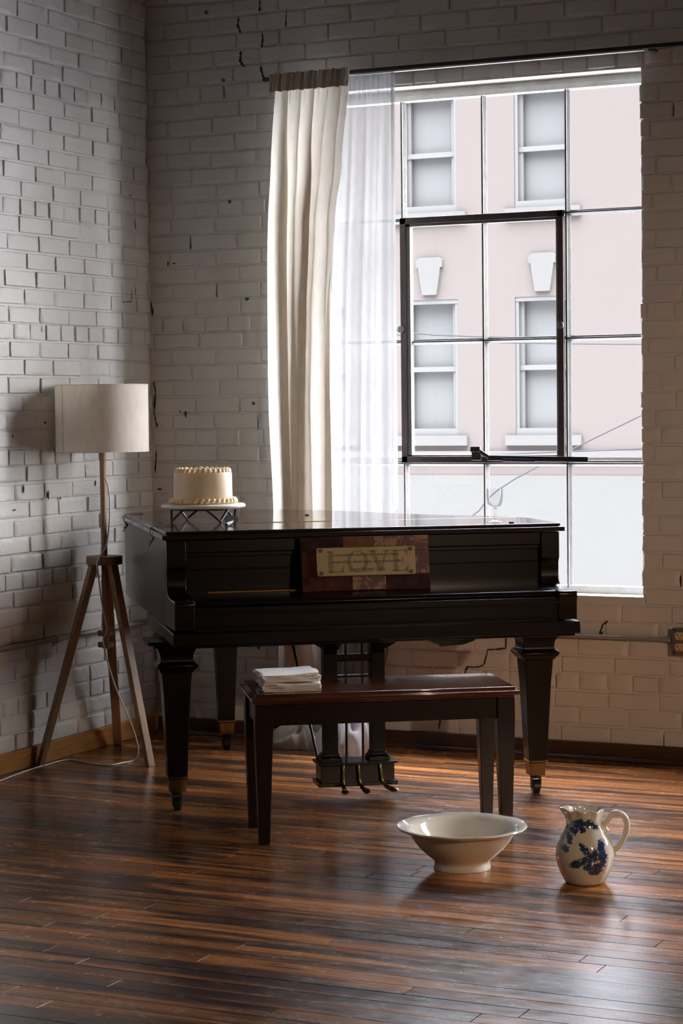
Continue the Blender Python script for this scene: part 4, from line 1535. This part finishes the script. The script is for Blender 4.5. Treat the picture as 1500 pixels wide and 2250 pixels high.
towel(bw(-.300, -.045, BZ + .0005), BA - .02, .178, .20, 4, .0074, 3, 'lower folded white waffle towel lying directly on the bench seat')
towel(bw(-.305, -.040, BZ + .0312), BA + .05, .172, .19, 3, .0098, 5, 'upper folded white waffle towel, topmost of the stack on the bench')

# ------------------------------------------------------------------ wash bowl and pitcher on the floor
bl = empty('wash_bowl', (2.268, -2.035, 0))
tag(bl, 'wide cream ceramic wash bowl standing on the floor in front of the bench', 'bowl')
rimf = lambda k0: (lambda a, i, r, z: (r * (1 + (.008 * abs(sin(5 * a + .4)) if i >= k0[0] and i <= k0[1] else 0)), z - (.0007 * cos(10 * a) if i >= k0[0] and i <= k0[1] else 0)))
prof = [(0, .006), (.070, .006), (.078, .0), (.086, .0), (.087, .004), (.084, .012), (.083, .020), (.089, .028), (.110, .045), (.132, .066), (.150, .090), (.160, .108), (.166, .114), (.182, .1185), (.193, .123), (.1965, .127), (.195, .1305),
        (.186, .130), (.172, .1265), (.160, .121), (.154, .112), (.146, .094), (.128, .070), (.105, .049), (.075, .030), (.04, .022), (0, .020)]
b = MB(); b.lathe(prof, 120, fn=rimf((13, 18)), cap=False)
b.build('bowl_body', M['ceramic'], bl, smooth=60)

# pitcher
jg = empty('pitcher', (2.676, -2.085, 0), 0.0)
tag(jg, 'cream ceramic pitcher with blue bird and flower transfer standing beside the bowl', 'pitcher')
prof = [(0, .004), (.044, .004), (.050, .0), (.056, .002), (.062, .010), (.074, .034), (.082, .058), (.0855, .082), (.083, .106), (.073, .132), (.062, .152), (.054, .168), (.0505, .182), (.0495, .196), (.052, .209), (.0545, .216), (.0535, .218),
        (.050, .210), (.0475, .196), (.0485, .182), (.052, .168), (.060, .152), (.071, .131), (.081, .106), (.083, .082), (.079, .058), (.070, .034), (.050, .012), (0, .010)]
A_SP = YAW + pi          # spout towards the left of the view
A_H = YAW


def jf(a, i, r, z):
    da = math.atan2(sin(a - A_SP), cos(a - A_SP))
    if 10 <= i <= 19:
        w = max(0, (z - .165) / .05)
        w = min(1, w)
        sp_ = exp(-(da / .42) ** 2) * .020 * w ** 1.5
        wav = .0022 * sin(8 * a) * w
        return (r + sp_ + wav, z + (exp(-(da / .5) ** 2) * .004 + .0022 * cos(8 * a + .6)) * w)
    return (r, z)


b = MB(); b.lathe(prof, 96, fn=jf, cap=False)
mt, nt, bs = new_mat('blue_transfer_ceramic')
tc = N(nt, 'ShaderNodeTexCoord')
geo = tc.outputs['Object']
# masks laid out on the side that carries the print: local frame x' = along view right, z up
sep = N(nt, 'ShaderNodeSeparateXYZ')
nt.links.new(geo, sep.inputs[0])
xp = math_(nt, 'ADD', math_(nt, 'MULTIPLY', sep.outputs['X'], cos(YAW)), math_(nt, 'MULTIPLY', sep.outputs['Y'], sin(YAW)))
yp = math_(nt, 'ADD', math_(nt, 'MULTIPLY', sep.outputs['X'], sin(YAW)), math_(nt, 'MULTIPLY', sep.outputs['Y'], -cos(YAW)))
zp = sep.outputs['Z']


def blob(cx, cz, rx, rz_, rot=0.0):
    dx = math_(nt, 'SUBTRACT', xp, cx)
    dz = math_(nt, 'SUBTRACT', zp, cz)
    a_ = math_(nt, 'ADD', math_(nt, 'MULTIPLY', dx, cos(rot)), math_(nt, 'MULTIPLY', dz, sin(rot)))
    c_ = math_(nt, 'SUBTRACT', math_(nt, 'MULTIPLY', dz, cos(rot)), math_(nt, 'MULTIPLY', dx, sin(rot)))
    a_ = math_(nt, 'DIVIDE', a_, rx); c_ = math_(nt, 'DIVIDE', c_, rz_)
    return math_(nt, 'SUBTRACT', 1.0, math_(nt, 'SQRT', math_(nt, 'ADD', math_(nt, 'MULTIPLY', a_, a_), math_(nt, 'MULTIPLY', c_, c_))))


blobs = [(-.022, .182, .020, .014, .2), (.004, .182, .022, .011, -.1), (.026, .172, .010, .008, 0), (-.038, .162, .012, .013, .8), (-.050, .142, .008, .018, .1), (-.012, .166, .010, .009, 0),
         (-.062, .112, .009, .010, 0), (-.010, .112, .026, .010, -.75), (.012, .092, .022, .020, 0), (.040, .120, .012, .018, 0), (.044, .090, .014, .026, 0), (-.030, .070, .022, .012, .2),
         (.002, .062, .020, .012, 0), (.030, .064, .022, .012, 0), (.020, .046, .022, .010, .1), (-.008, .085, .014, .012, 0)]
acc = None
for q in blobs:
    v_ = blob(*q)
    acc = v_ if acc is None else math_(nt, 'MAXIMUM', acc, v_)
leaf = noise(nt, geo, 105, 5, 0.65, 1.2)
msk = math_(nt, 'ADD', acc, math_(nt, 'MULTIPLY', math_(nt, 'SUBTRACT', leaf, 0.47), 3.2))
mk = ramp(nt, msk, [(0.02, (0, 0, 0)), (0.22, (1, 1, 1))])
front = ramp(nt, math_(nt, 'ADD', math_(nt, 'MULTIPLY', yp, 20), 0.0), [(0.0, (0, 0, 0)), (0.25, (1, 1, 1))])
mk = math_(nt, 'MULTIPLY', mk, front)
blue = ramp(nt, noise(nt, geo, 160, 3, .6), [(0.35, (0.006, 0.016, 0.050)), (0.65, (0.035, 0.065, 0.14))])
nt.links.new(mixc(nt, mk, (0.52, 0.49, 0.43), blue), bs.inputs['Base Color'])
bs.inputs['Roughness'].default_value = 0.08
bs.inputs['Specular IOR Level'].default_value = 0.6
M['transfer'] = mt
b.build('pitcher_body', M['transfer'], jg, smooth=60)
b = MB()
H = Vector((cos(A_H), sin(A_H), 0))
hp = [(.066, .150), (.058, .158), (.056, .168), (.062, .176), (.074, .196), (.090, .204), (.108, .200), (.121, .184), (.123, .160), (.115, .134), (.102, .112), (.088, .098), (.079, .090), (.082, .082), (.090, .084)]
path = catmull([H * r + Vector((0, 0, z)) for r, z in hp], 5)
n_ = len(path)
b.tube(path, [.0095 - .002 * abs(i / n_ - .4) - (.003 if i > n_ - 6 else 0) - (.0015 if i < 4 else 0) for i in range(n_)], 14)
b.build('handle', M['ceramic'], jg, smooth=60)
